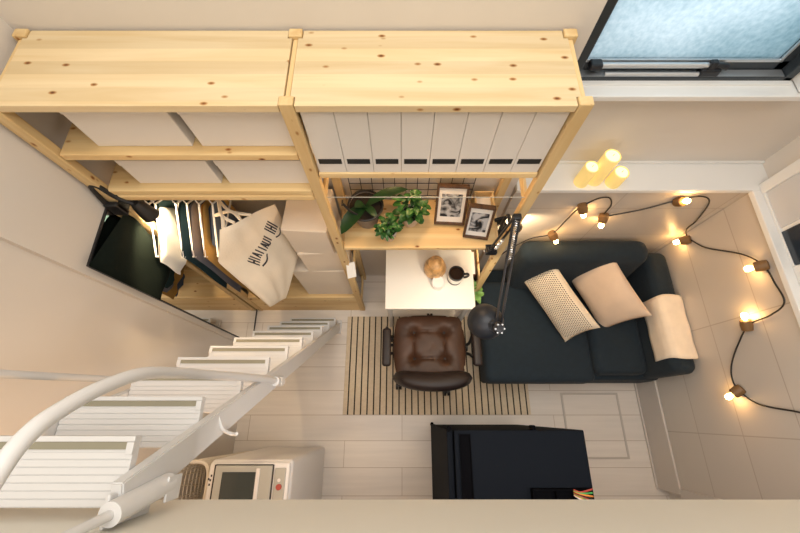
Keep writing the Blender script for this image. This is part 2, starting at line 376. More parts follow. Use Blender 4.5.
# window above the ledge
w = bpy.data.objects.new('window_1', None); COL.objects.link(w); w['kind'] = 'structure'
b = B(); fy0, fy1 = YU-0.012, YU+0.075
bx(b, WX0, WX0+0.035, fy0, fy1, WZ0, WZ1, bev=0.003); bx(b, WX1-0.035, WX1, fy0, fy1, WZ0, WZ1, bev=0.003)
bx(b, WX0, WX1, fy0, fy1, WZ0, WZ0+0.022, bev=0.003); bx(b, WX0, WX1, fy0, fy1, WZ1-0.035, WZ1, bev=0.003)
struct('window_frame', b, M['win_frame'], w)
b = B(); s0, s1 = YU+0.03, YU+0.07
bx(b, WX0+0.035, WX0+0.06, s0, s1, WZ0+0.022, WZ1-0.035, bev=0.003); bx(b, WX1-0.075, WX1-0.035, s0, s1, WZ0+0.022, WZ1-0.035, bev=0.003)
bx(b, WX0+0.035, WX1-0.035, s0, s1, WZ0+0.022, WZ0+0.062, bev=0.003)
struct('sash', b, M['win_frame'], w)
b = B(); bx(b, WX0+0.055, WX1-0.07, s0-0.004, s0+0.006, WZ0+0.058, WZ0+0.07, bev=0.002); bx(b, WX1-0.083, WX1-0.073, s0-0.004, s0+0.006, WZ0+0.06, WZ1-0.04, bev=0.002)
struct('glazing_bead', b, M['alu'], w)
struct('pane', box(WX0+0.05, WX1-0.06, YU+0.045, YU+0.052, WZ0+0.055, WZ1-0.035), M['frosted'], w)
b = B(); cyl(b, (0.76, YU+0.006, WZ0+0.062), (1.20, YU+0.006, WZ0+0.062), 0.011); cyl(b, (0.80, YU-0.006, WZ0+0.032), (1.17, YU-0.006, WZ0+0.032), 0.009)
bx(b, WX0+0.04, WX1-0.04, YU-0.008, YU+0.026, WZ0+0.022, WZ0+0.0245)
struct('window_stay', b, M['alu'], w)
b = B(); bx(b, 0.73, 0.78, YU-0.01, YU+0.03, WZ0+0.045, WZ0+0.075, bev=0.008); bx(b, 1.17, 1.25, YU-0.015, YU+0.02, WZ0+0.022, WZ0+0.055, bev=0.008); bx(b, 1.19, 1.22, YU-0.01, YU+0.015, WZ0+0.05, WZ0+0.085, bev=0.006); cyl(b, (1.22, YU+0.006, WZ0+0.062), (1.27, YU+0.006, WZ0+0.055), 0.013)
struct('latch', b, M['black_metal'], w)
b = B(); bx(b, 0.60, 1.62, YU-0.085, YU+0.02, WZ0-0.03, WZ0-0.004, bev=0.004); bx(b, WX0, WX1, YU-0.03, YU, WZ0-0.006, WZ0+0.006, bev=0.002)
struct('window_sill', b, M['white_trim'], w)
b = B(); bx(b, 1.575, 1.62, YU-0.07, YU, WZ0, WZ1, bev=0.004)
struct('casing', b, M['white_trim'], w)
# window on the side ledge
w2 = bpy.data.objects.new('window_2', None); COL.objects.link(w2); w2['kind'] = 'structure'
b = B(); bx(b, 1.872, 1.93, 0.86, 1.065, LEDGE+0.012, 2.3, bev=0.003)
struct('pane', b, M['grey_panel'], w2)
b = B(); bx(b, 1.868, 1.93, 0.665, 0.84, LEDGE+0.012, 2.3, bev=0.003)
struct('pane', b, M['dark_pane'], w2)
b = B(); bx(b, 1.866, 1.93, 0.30, 0.66, LEDGE, 2.3, bev=0.004); bx(b, 1.876, 1.93, 0.84, 0.862, LEDGE, 2.3, bev=0.003); bx(b, 1.862, 1.93, 1.065, 1.12, LEDGE, 2.3, bev=0.003); bx(b, 1.866, 1.93, 0.66, 1.07, LEDGE, LEDGE+0.012, bev=0.002)
struct('window_frame', b, M['white_trim'], w2)
# inspection hatch let into the floor
h = thing('floor_hatch', 'square inspection hatch with a pale raised rim set into the floorboards', 'hatch', (0, 0, 0))
b = B()
for (x0, x1, y0, y1) in ((1.225, 1.24, -0.30, 0.16), (1.65, 1.665, -0.30, 0.16), (1.24, 1.65, 0.145, 0.16), (1.24, 1.65, -0.30, -0.285)): bx(b, x0, x1, y0, y1, 0.0, 0.008, bev=0.002)
obj('rim', b, M['hatch_rim'], h)
obj('lid', box(1.24, 1.65, -0.285, 0.145, 0.0, 0.004), M['floor'], h)

# ------------------------------------------------------------------ pine shelving unit
YF, YR = 0.83, 1.103         # post centres
XP = (-1.183, -0.33, 0.523)
PW = 0.021
sh = thing('shelving_unit', 'tall two-bay pine shelving unit with ladder-like sides against the back wall', 'shelf', (0, 0, 0))
for i, xp in enumerate(XP):
    fr = bpy.data.objects.new('side_frame', None); COL.objects.link(fr); fr.parent = sh
    for yc in (YF, YR):
        obj('post', box(xp-PW, xp+PW, yc-0.017, yc+0.017, 0, 2.27, bev=0.004), M['pine_z'], fr)
    for z in (2.236, 1.70, 1.19, 0.66, 0.10):
        obj('rung', box(xp-0.0075, xp+0.0075, YF+0.017, YR-0.017, z-0.022, z+0.022, bev=0.003), M['pine_y'], fr)
def shelf(bay, z0, z1, m='pine_x', y0=None, y1=None):
    x0 = XP[bay]+PW+0.003; x1 = XP[bay+1]-PW-0.003
    return obj('shelf', box(x0, x1, y0 or YF-0.012, y1 or YR+0.012, z0, z1, bev=0.003), M[m], sh)
for bay in (0, 1):
    b = B(); x0, x1 = XP[bay], XP[bay+1]
    bx(b, x0+PW+0.002, x1-PW-0.002, YF-0.014, YR+0.016, 2.237, 2.263, bev=0.002)
    bx(b, x0+0.010, x0+PW+0.004, YF+0.019, YR-0.019, 2.2372, 2.2628); bx(b, x1-PW-0.004, x1-0.010, YF+0.019, YR-0.019, 2.2372, 2.2628)
    obj('shelf', b, M['pine_top'], sh)
shelf(0, 2.012, 2.042); shelf(0, 1.79, 1.82)
shelf(0, 0.335, 0.363)
shelf(1, 1.897, 1.926, y0=YF-0.006); shelf(1, 1.246, 1.272); obj('shelf', box(0.36, XP[2]-PW-0.003, YF-0.012, YR+0.012, 0.40, 0.428, bev=0.003), M['pine_x'], sh); shelf(0, 1.02, 1.03, y0=1.03) if False else None
obj('front_batten', box(XP[0]+PW, XP[1]-PW, YF-0.014, YF+0.014, 1.748, 1.788, bev=0.010, seg=3), M['pine_x'], sh)
b = B(); cyl(b, (XP[0]+PW, 0.90, 1.66), (XP[1]-PW, 0.90, 1.66), 0.013, n=20)
obj('clothes_rail', b, M['chrome'], sh, smooth=True)
obj('plinth_panel', box(XP[0]+PW, XP[1]-PW, YF-0.012, YF+0.006, 0.0, 0.318, bev=0.003), M['pine_x'], sh)
b = B(); cyl(b, (XP[1]+PW, YF, 1.755), (XP[2]-PW, YF, 1.755), 0.0016)
obj('tie_rod', b, M['washer_grey'], sh)
# black pegs on the posts
for (xp, z) in ((0.523, 1.60), (0.523, 1.55)):
    pass

# white boxes on the two upper shelves
def storage_box(x0, x1, z0, z1, label):
    t = thing('storage_box', label, 'box', ((x0+x1)/2, 0.96, z0), group='white boxes on the upper shelves')
    hw = (x1-x0)/2
    b = B(); bx(b, -hw, hw, -0.107, 0.125, 0, z1-z0-0.03, bev=0.003); obj('body', b, M['white_box'], t)
    b = B(); bx(b, -hw-0.002, hw+0.002, -0.109, 0.127, z1-z0-0.03, z1-z0, bev=0.003); obj('lid', b, M['white_box'], t)
storage_box(-1.035, -0.712, 2.042, 2.22, 'white lidded box on the upper shelf next to the wall side')
storage_box(-0.680, -0.362, 2.042, 2.22, 'white lidded box on the upper shelf next to the middle post')
storage_box(-1.035, -0.712, 1.82, 1.965, 'white lidded box on the second shelf next to the wall side')
storage_box(-0.680, -0.362, 1.82, 1.965, 'white lidded box on the second shelf next to the middle post')

# magazine files
order = ['first', 'second', 'third', 'fourth', 'fifth', 'sixth', 'seventh', 'eighth']
fx0, fw = -0.302, 0.0998
proto = None
def magazine_file(i):
    global proto
    lab = 'white magazine file with black label slot, %s along from the middle post' % order[i]
    loc = (fx0+fw*(i+0.5), 0.948, 1.926)
    if proto is None:
        t = thing('magazine_file', lab, 'magazine file', loc, group='white magazine files in a row'); proto = t
        hw = fw/2-0.0006
        b = B(); bx(b, -hw, hw, -0.118, 0.12, 0, 0.30, bev=0.0018); obj('body', b, M['white_box'], t)
        b = B(); bx(b, -0.040, 0.040, -0.1195, -0.1175, 0.052, 0.078); obj('label_slot', b, M['dark_slot'], t, label='black label slot')
    else:
        t = proto.copy(); COL.objects.link(t); t.location = loc; t['label'] = lab
        for c in list(proto.children):
            d = c.copy(); COL.objects.link(d); d.parent = t
for i in range(8): magazine_file(i)

# ------------------------------------------------------------------ things on the middle shelf
def leaf(bm, base, d, L, W, bend=0.5, n=7, up=Vector((0, 0, 1))):
    base = Vector(base); d = Vector(d).normalized()
    s = d.cross(up)
    if s.length < 1e-3: s = Vector((1, 0, 0))
    s.normalize(); u = s.cross(d).normalized()
    prev = None; p = base.copy(); dd = d.copy()
    for i in range(n+1):
        t = i/n
        wd = W*0.5*max(math.sin(PI*min(1, t*0.97+0.03))**0.75, 0.02)
        uu = s.cross(dd).normalized()
        row = [bm.verts.new(p - s*wd + uu*wd*0.35), bm.verts.new(p), bm.verts.new(p + s*wd + uu*wd*0.35)]
        if prev:
            bm.faces.new((prev[0], prev[1], row[1], row[0])); bm.faces.new((prev[1], prev[2], row[2], row[1]))
        prev = row
        p = p + dd*(L/n); dd = (dd - up*bend/n).normalized()
SH = 1.272
def pot_prof(r0, r1, h, th=0.006):
    return [(r0*0.9, 0), (r0, 0.004), (r1, h), (r1-th, h), (r1-th-0.003, h-0.018), (0, h-0.02)]
def potted(name, label, loc, r0, r1, h, potm, leafm, build, group='plants on the middle shelf'):
    t = thing(name, label, 'plant', loc, group=group)
    b = B(); lathe(b, pot_prof(r0, r1, h)); obj('pot', b, potm, t, smooth=True)
    b = B(); lathe(b, [(r1-0.008, h-0.022), (r1-0.008, h-0.012), (0, h-0.009)]); obj('soil', b, M['soil'], t)
    if potm is M['bowl']: bowl_rim(t, r1-0.003, h)
    b = B(); build(b, h); obj('foliage', b, leafm, t, smooth=True)
def bowl_rim(t, r, h):
    b = B(); tube(b, [(r*math.cos(2*PI*k/32), r*math.sin(2*PI*k/32), h) for k in range(33)], 0.006, n=8, smooth=False); obj('rim', b, M['black'], t, smooth=True, label='black rim')
def orchid_leaves(b, h):
    for (dx, dy, dz, L, W) in ((-0.70, -0.85, 0.45, 0.20, 0.075), (0.95, 0.35, 0.75, 0.25, 0.055), (-0.4, -0.35, 1.1, 0.09, 0.06), (0.5, -0.6, 0.55, 0.10, 0.04)):
        leaf(b, (0, 0, h-0.01), (dx, dy, dz), L, W, bend=1.25)
def bushy(n, rad, hh, L, W, seed):
    def f(b, h):
        R = random.Random(seed)
        for i in range(n):
            a = R.random()*2*PI; rr = rad*math.sqrt(R.random()); z = h + hh*R.random()*(1.1-rr/rad*0.6)
            px, py = rr*math.cos(a), rr*math.sin(a)
            if i % 4 == 0: cyl(b, (px*0.2, py*0.2, h-0.015), (px, py, z), 0.0016, n=4)
            a2 = a + R.uniform(-0.9, 0.9)
            leaf(b, (px, py, z), (math.cos(a2), math.sin(a2), R.uniform(-0.2, 0.7)), L*R.uniform(0.7, 1.2), W*R.uniform(0.7, 1.2), bend=0.8, n=4)
    return f
potted('potted_orchid', 'broad-leaved potted plant in a dark bowl beside the middle post', (-0.185, 0.985, SH), 0.055, 0.090, 0.155, M['bowl'], M['leaf_dark'], orchid_leaves)
potted('potted_fern', 'small-leaved bushy plant in the pot nearest the shelf edge', (-0.068, 0.885, SH), 0.033, 0.046, 0.085, M['ceramic'], M['leaf_mid'], bushy(75, 0.055, 0.10, 0.032, 0.020, 5))
potted('leafy_houseplant', 'taller round-leaved houseplant in beige pot next to the picture frames', (0.045, 0.975, SH), 0.038, 0.055, 0.095, M['ceramic'], M['leaf_mid'], bushy(60, 0.062, 0.17, 0.045, 0.034, 9))
# mister / scissors-like black tool on the post side
t = tag(obj('pruning_shears', (lambda b: (tube(b, [(-0.285, 0.95, 1.50), (-0.25, 0.93, 1.46), (-0.205, 0.93, 1.42)], 0.006), tube(b, [(-0.29, 0.945, 1.495), (-0.30, 0.99, 1.44), (-0.307, 1.03, 1.40)], 0.004), b)[-1])(B()), M['black']), 'black long-handled tool hanging from the middle post by the plants', 'tool')

def picture_frame(label, x, y, z, w, h, lean, yaw, photo):
    t = thing('picture_frame', label, 'picture frame', (x, y, z), (0, 0, yaw), group='photo frames on the middle shelf')
    Mx = Matrix.Rotation(-lean, 4, 'X')
    def add(name, m, *boxes, bev=0.0015, lab=None):
        b = B()
        for a in boxes: bx(b, *a, bev=bev)
        bmesh.ops.transform(b, matrix=Mx, verts=b.verts[:])
        return obj(name, b, m, t, label=lab)
    hw = w/2; e = 0.011
    add('frame', M['walnut'], (-hw, -hw+e, -0.018, 0.012, 0, h), (hw-e, hw, -0.018, 0.012, 0, h), (-hw+e, hw-e, -0.018, 0.012, 0, e), (-hw+e, hw-e, -0.018, 0.012, h-e, h))
    add('mat_board', M['paper'], (-hw+e, hw-e, -0.004, 0.004, e, h-e), bev=0)
    add('photo', photo, (-hw*0.66, hw*0.66, -0.006, -0.0035, h*0.2, h*0.78), bev=0, lab='black and white photo')
    b = B(); tl = h*0.55
    p = Mx @ Vector((0, 0.012, h*0.62)); bx(b, -0.018, 0.018, p.y+0.004, p.y+0.007, 0.0, p.z, bev=0.001)
    obj('easel_back', b, M['black'], t)
picture_frame('larger walnut photo frame standing beside the houseplant', 0.252, 0.962, SH+0.008, 0.160, 0.232, math.radians(27), math.radians(-3), M['photo_a'])
picture_frame('smaller walnut photo frame standing nearer the shelf edge', 0.388, 0.882, SH+0.006, 0.132, 0.205, math.radians(23), math.radians(-8), M['photo_b'])

# wire grid hung behind the plants
b = B(); x0, x1, z0, z1 = -0.27, 0.37, 1.33, 1.86
for i in range(12):
    x = x0+(x1-x0)*i/11; cyl(b, (x, 1.104, z0), (x, 1.104, z1), 0.0022, n=6)
for j in range(10):
    z = z0+(z1-z0)*j/9; cyl(b, (x0, 1.1015, z), (x1, 1.1015, z), 0.0022, n=6)
tag(obj('wire_grid', b, M['black_metal']), 'black wire grid panel on the wall behind the plants', 'wire grid')
# small wooden box and white card at the rear of the shelf
t = thing('keepsake_box', 'small open pine box at the rear of the middle shelf beside the frames', 'box', (0.425, 1.045, SH))
b = B(); bx(b, -0.05, 0.05, -0.04, 0.04, 0, 0.01); bx(b, -0.05, -0.042, -0.04, 0.04, 0.01, 0.13); bx(b, 0.042, 0.05, -0.04, 0.04, 0.01, 0.13); bx(b, -0.042, 0.042, 0.032, 0.04, 0.01, 0.13); obj('body', b, M['pine_x'], t)
b = B(); bx(b, -0.042, 0.042, -0.03, 0.028, 0.01, 0.09, bev=0.003); obj('card_stack', b, M['paper'], t)

# ------------------------------------------------------------------ desk and what stands on it
t = thing('desk', 'small white table pushed under the middle shelf', 'table', (0, 0, 0))
obj('tabletop', box(-0.108, 0.470, 0.632, 1.06, 0.712, 0.742, bev=0.003), M['white_top'], t)
for (x, y) in ((-0.085, 0.69), (0.447, 0.69), (-0.085, 1.03), (0.447, 1.03)):
    b = B(); cyl(b, (x, y, 0), (x, y, 0.712), 0.018, n=16); obj('leg', b, M['white_steel'], t, smooth=True)
T = 0.742
t = thing('jar', 'amber woven jar with a lid on the white table', 'jar', (0.215, 0.895, T))
b = B(); lathe(b, [(0.055, 0), (0.070, 0.012), (0.074, 0.05), (0.062, 0.095), (0.045, 0.12), (0.04, 0.124), (0, 0.125)]); obj('body', b, M['amber'], t, smooth=True)
b = B(); lathe(b, [(0.046, 0.125), (0.048, 0.138), (0.02, 0.152), (0.012, 0.157), (0.017, 0.172), (0, 0.178)]); obj('lid', b, M['amber'], t, smooth=True)
t = thing('candle_cup', 'short white cup candle in front of the amber jar', 'candle', (0.233, 0.792, T))
b = B(); lathe(b, [(0.034, 0), (0.041, 0.004), (0.042, 0.055), (0.038, 0.055), (0.037, 0.046), (0, 0.045)]); obj('cup', b, M['washer'], t, smooth=True)
b = B(); lathe(b, [(0.0368, 0.0455), (0.034, 0.049), (0, 0.0495)]); obj('wax', b, M['paper'], t)
t = thing('coffee_mug', 'black and white mug full of coffee on the white table', 'mug', (0.345, 0.835, T))
b = B(); lathe(b, [(0.042, 0), (0.048, 0.004), (0.049, 0.11), (0.044, 0.11), (0.043, 0.095), (0, 0.094)]); obj('cup', b, M['black'], t, smooth=True)
b = B(); lathe(b, [(0.0492, 0.03), (0.0502, 0.034), (0.0502, 0.080), (0.0492, 0.084)]); obj('band', b, M['paper'], t, smooth=True, label='white band')
b = B(); lathe(b, [(0.0425, 0.094), (0.0425, 0.097), (0, 0.0975)]); obj('coffee', b, M['coffee'], t)
b = B(); tube(b, [(0.046, 0, 0.09), (0.072, 0.0, 0.092), (0.082, 0.0, 0.062), (0.070, 0, 0.032), (0.046, 0, 0.03)], 0.0075); obj('handle', b, M['black'], t, smooth=True)

# things on the low shelf to the side of the desk
def book(label, x, y, z, w, d, h, m):
    t = thing('book', label, 'book', (x, y, z), group='books on the low shelf')
    b = B(); bx(b, -w/2, -w/2+0.003, -d/2, d/2, 0, h); bx(b, w/2-0.003, w/2, -d/2, d/2, 0, h); bx(b, -w/2, w/2, -d/2, -d/2+0.003, 0, h); obj('cover', b, m, t)
    b = B(); bx(b, -w/2+0.003, w/2-0.003, -d/2+0.003, d/2-0.004, 0.003, h-0.004); obj('pages', b, M['paper'], t)
b0 = 0.428
book('brown book standing on the low shelf beside the desk', 0.478, 0.955, b0, 0.028, 0.17, 0.30, M['book_brown'])
book('black book standing on the low shelf beside the desk', 0.450, 0.93, b0, 0.030, 0.18, 0.27, M['black'])
t = thing('potted_trailing_plant', 'light green little plant on the low shelf between desk and sofa', 'plant', (0.472, 0.800, 0.428))
b = B(); lathe(b, pot_prof(0.022, 0.028, 0.10)); obj('pot', b, M['black'], t, smooth=True)
b = B(); bushy(40, 0.06, 0.16, 0.05, 0.034, 3)(b, 0.09); obj('foliage', b, M['leaf_light'], t, smooth=True)
t = thing('power_adapter', 'small white box fixed under the middle shelf beside the pine post', 'adapter', (0, 0, 0))
obj('body', box(0.466, 0.5150, 0.87, 0.97, 1.10, 1.165, bev=0.005), M['paper'], t)
obj('socket_face', box(0.475, 0.505, 0.868, 0.8705, 1.115, 1.150, bev=0.0005), M['washer_grey'], t)

# ------------------------------------------------------------------ paper tag on the post
t = thing('price_tag', 'white paper tag hanging from the middle pine post', 'tag', (-0.30, 0.795, 1.0))
b = B(); bx(b, -0.026, 0.026, -0.001, 0.001, -0.05, 0.055); obj('card', b, M['paper'], t)
b = B(); tube(b, [(0, 0, 0.055), (-0.012, 0.004, 0.12), (-0.02, 0.012, 0.16)], 0.001); obj('string', b, M['paper'], t)
t.rotation_euler = (math.radians(-35), math.radians(12), math.radians(20))

# ------------------------------------------------------------------ cream boxes stacked on the bottom shelf
def cream_box(label, x0, x1, z0, z1, yaw=0, y0=0.845, y1=1.09):
    t = thing('fabric_box', label, 'box', ((x0+x1)/2, (y0+y1)/2, z0), (0, 0, yaw), group='cream boxes stacked in the wardrobe bay')
    hw = (x1-x0)/2; hd = (y1-y0)/2; H = z1-z0
    obj('body', box(-hw, hw, -hd, hd, 0, H-0.05, bev=0.004), M['cream_box'], t)
    obj('lid', box(-hw-0.003, hw+0.003, -hd-0.003, hd+0.003, H-0.05, H, bev=0.004), M['cream_box'], t)
cream_box('cream fabric box on the pine bottom shelf, lowest of the stack', -0.70, -0.362, 0.363, 0.86)
cream_box('cream fabric box in the middle of the stack behind the tote bag', -0.590, -0.365, 0.86, 1.14, 0.03)
cream_box('cream fabric box on top of the stack under the clothes rail', -0.590, -0.368, 1.14, 1.42, -0.06)

# ------------------------------------------------------------------ clothes on the rail
RY, RZ = 0.90, 1.66
def hanger_bm():
    b = B()
    tube(b, [(0, -0.012, 0.016), (0, 0.0, 0.0305), (0, 0.017, 0.018), (0, 0.013, 0.0), (0, 0, -0.03), (0, 0, -0.06)], 0.0028, n=6)
    tube(b, [(0, 0, -0.06), (0, -0.205, -0.20), (0, -0.20, -0.215), (0, 0.17, -0.215), (0, 0.175, -0.20), (0, 0, -0.06)], 0.0045, n=6, smooth=False)
    return b
hang = None
def hanger(x, label, yaw=0.0):
    global hang
    if hang is None:
        hang = tag(obj('coat_hanger', hanger_bm(), M['white_steel'], smooth=True), label, 'hanger', 'white hangers on the clothes rail'); o = hang
    else:
        o = hang.copy(); COL.objects.link(o); o['label'] = label
    o.location = (x, RY, RZ-0.017+0.001); o.rotation_euler = (0, 0, yaw)
    return o
def garment(name, label, cat, x, m, hem, th=0.02, w0=-0.205, w1=0.17, seed=1, sh_drop=0.205, flare=0.0, group='clothes hung on the rail'):
    R = random.Random(seed); ph = R.random()*6
    b = B()
    for sgn in (-1, 1):
        def f(u, v, sgn=sgn):
            y = w0+(w1-w0)*u
            zt = -0.10 - (sh_drop-0.10)*(y/w0 if y < 0 else y/w1)
            z = zt + (hem - zt)*v
            edge = min(1, 8*min(u, 1-u))*min(1, 10*v+0.25)
            fold = 0.012*math.sin(9*u+ph+2*v)*v + 0.006*math.sin(23*u+ph*2)*v
            return Vector((sgn*th*edge + fold + flare*v, y + 0.01*math.sin(5*v+ph)*v, z))
        grid(b, 14, 14, f)
    bmesh.ops.remove_doubles(b, verts=b.verts[:], dist=0.0005)
    o = tag(obj(name, b, m, smooth=True, angle=80), label, cat, group)
    o.location = (x, RY, RZ)
    return o
hx = [-1.16, -1.130, -1.035, -0.985, -0.93, -0.868]
hl = ['white hanger nearest the mirror on the clothes rail, carrying the short black coat', 'white hanger carrying the white folded cloth on the rail', 'white hanger carrying the dark teal garment on the rail',
      'white hanger carrying the slate grey garment on the rail', 'white hanger carrying the ochre brown garment on the rail', 'white hanger carrying the printed cream tote bag on the rail']
for x, l in zip(hx, hl): hanger(x, l)
garment('coat', 'short black coat nearest the mirror on the clothes rail', 'coat', -1.15, M['teal_cloth'], -0.52, seed=2, th=0.016, w0=-0.06, w1=0.17)
b = B()
for sg in (1, -1):
    def f(u, v, sg=sg):
        y = 0.525+0.275*u + 0.012*math.sin(9*v)*(u > 0.5)
        z = 1.765 - 0.47*v + 0.012*math.sin(7*u+1)*v - 0.09*u*(1-v)
        e = min(1, 10*min(u, 1-u))*min(1, 10*min(v, 1-v))
        return Vector((-1.183 + sg*0.007*e + 0.010*math.sin(4*u+6*v)*e, y, z))
    grid(b, 20, 20, f)
bmesh.ops.remove_doubles(b, verts=b.verts[:], dist=0.0003)
tag(obj('hanging_cloth', b, M['dark_green_cloth'], smooth=True, angle=80), 'dark green cloth hanging flat against the wall mirror below the clip lamp', 'cloth')
garment('shirt', 'dark teal shirt hanging between white cloth and grey shirt', 'shirt', -1.035, M['teal_cloth'], -0.70, seed=3)
garment('shirt', 'slate grey shirt hanging next to the dark teal one', 'shirt', -0.985, M['slate_cloth'], -0.78, seed=4)
garment('jacket', 'ochre brown jacket hanging beside the printed tote bag', 'jacket', -0.93, M['olive_cloth'], -0.95, seed=5)
t = garment('trousers', 'navy trousers hanging lowest under the ochre jacket', 'trousers', -0.895, M['navy_cloth'], -1.04, seed=6, w0=-0.15, w1=0.10, th=0.014, sh_drop=0.19)
garment('white_cloth', 'bright white folded cloth draped over a hanger under the clip lamp', 'cloth', -1.128, M['white_cloth'], -0.38, seed=8, th=0.017, w0=-0.235, w1=0.05)

# tote bag, tilted outwards, seen face on
A = Vector((-0.803, 0.760, 1.600)); K = Vector((-0.872, 0.675, 1.431)); Bq = Vector((-0.768, 0.585, 0.956))
F = Vector((-0.640, 0.985, 1.440)); D = Vector((-0.628, 0.900, 0.972)); C_ = Vector((-0.724, 0.680, 0.820))
def edge_l(v): return A.lerp(K, v/0.45) if v < 0.45 else K.lerp(Bq, (v-0.45)/0.55)
def edge_r(v): return F.lerp(D, v/0.55) if v < 0.55 else D.lerp(C_, (v-0.55)/0.45)
nrm = (Bq-K).cross(F-A).normalized()
if nrm.y > 0: nrm = -nrm
def puff(u, v): return (max(0, 1-abs(2*u-1)**4)*max(0, 1-abs(2*v-1)**4))**0.5
def on(u, v, sgn=1, lift=0.0):
    e = puff(u, v)
    wob = 0.007*math.sin(7*u+3*v)*math.sin(5*v+1) + 0.004*math.sin(19*u-7*v)*e
    return edge_l(v).lerp(edge_r(v), u) + nrm*(sgn*0.022*e + wob + lift)
t = thing('tote_bag', 'cream canvas tote bag with dark printed lettering hanging face out', 'bag', (0, 0, 0))
b = B()
for sgn in (1, -1): grid(b, 30, 30, lambda u, v, sgn=sgn: on(u, v, sgn))
bmesh.ops.remove_doubles(b, verts=b.verts[:], dist=0.0008)
obj('body', b, M['canvas'], t, smooth=True, angle=80)
b = B()
hk = Vector((-0.862, RY, RZ-0.11))
for off in (0.15, 0.45):
    p0 = A.lerp(F, off)
    for q_ in (-1, 1):
        tube(b, [p0+(F-A).normalized()*0.03*q_, (p0+hk)/2+Vector((0, 0, 0.01)), hk+Vector((0, 0.04*q_, 0))], 0.008, n=6)
obj('handle', b, M['canvas'], t, smooth=True)
# printed lettering: two words of slab strokes, each with a curved line beneath
def txt(q, w): return (0.31+0.36*q+0.09*w, 0.505-0.26*q+0.065*w)
b = B()
def stroke(p0, p1, wd):
    p0 = Vector(txt(*p0)); p1 = Vector(txt(*p1)); d = (p1-p0); n = Vector((-d.y, d.x)).normalized()*wd
    prev = None
    for i in range(5):
        c = p0.lerp(p1, i/4)
        row = (b.verts.new(on(c.x+n.x, c.y+n.y, 1, 0.0015)), b.verts.new(on(c.x-n.x, c.y-n.y, 1, 0.0015)))
        if prev: b.faces.new((prev[0], prev[1], row[1], row[0]))
        prev = row
SEG = {'H': [(0, 0, 0, 1), (1, 0, 1, 1), (0, .5, 1, .5)], 'A': [(0, 1, .5, 0), (.5, 0, 1, 1), (.2, .65, .8, .65)], 'I': [(.5, 0, .5, 1)], 'U': [(0, 0, 0, 1), (1, 0, 1, 1), (0, 1, 1, 1)],
       'K': [(0, 0, 0, 1), (0, .5, 1, 0), (0, .5, 1, 1)], 'R': [(0, 0, 0, 1), (0, 0, 1, 0), (1, 0, 1, .5), (0, .5, 1, .5), (0, .5, 1, 1)], 'J': [(1, 0, 1, 1), (0, 1, 1, 1)]}
def word(q0, q1, w0, w1, letters):
    n = len(letters); wd = (q1-q0)/n
    for i, ch in enumerate(letters):
        a_ = q0+wd*(i+0.14); sp = wd*0.72
        for (x0, y0, x1, y1) in SEG[ch]: stroke((a_+sp*x0, w0+(w1-w0)*y0), (a_+sp*x1, w0+(w1-w0)*y1), 0.009)
word(0.0, 0.98, -0.5, 0.5, 'HIAIIAUI'); word(1.08, 1.42, -0.75, 0.45, 'IHI')
for k in range(8):
    a0, a1 = k/8, (k+1)/8
    stroke((0.02+0.45*a0, 0.75+0.25*math.sin(PI*a0)), (0.02+0.45*a1, 0.75+0.25*math.sin(PI*a1)), 0.007)
    stroke((1.06+0.32*a0, 0.70+0.2*math.sin(PI*a0)), (1.06+0.32*a1, 0.70+0.2*math.sin(PI*a1)), 0.007)
obj('printed_lettering', b, M['ink'], t, label='dark printed lettering')

# ------------------------------------------------------------------ mirror on the side wall
t = thing('wall_mirror', 'tall frameless mirror on the wall at the end of the shelving unit', 'mirror', (0, 0, 0))
obj('glass', box(XL+0.004, XL+0.008, 0.541, 1.09, 0.02, 1.728), M['mirror'], t)
b = B(); bx(b, XL, XL+0.010, 0.535, 0.541, 0.015, 1.734); bx(b, XL, XL+0.010, 1.09, 1.096, 0.015, 1.734); bx(b, XL, XL+0.010, 0.541, 1.09, 1.728, 1.734); bx(b, XL, XL+0.010, 0.541, 1.09, 0.0, 0.02)
bx(b, XL, XL+0.003, 0.541, 1.09, 0.02, 1.728)
obj('edge_frame', b, M['black'], t)

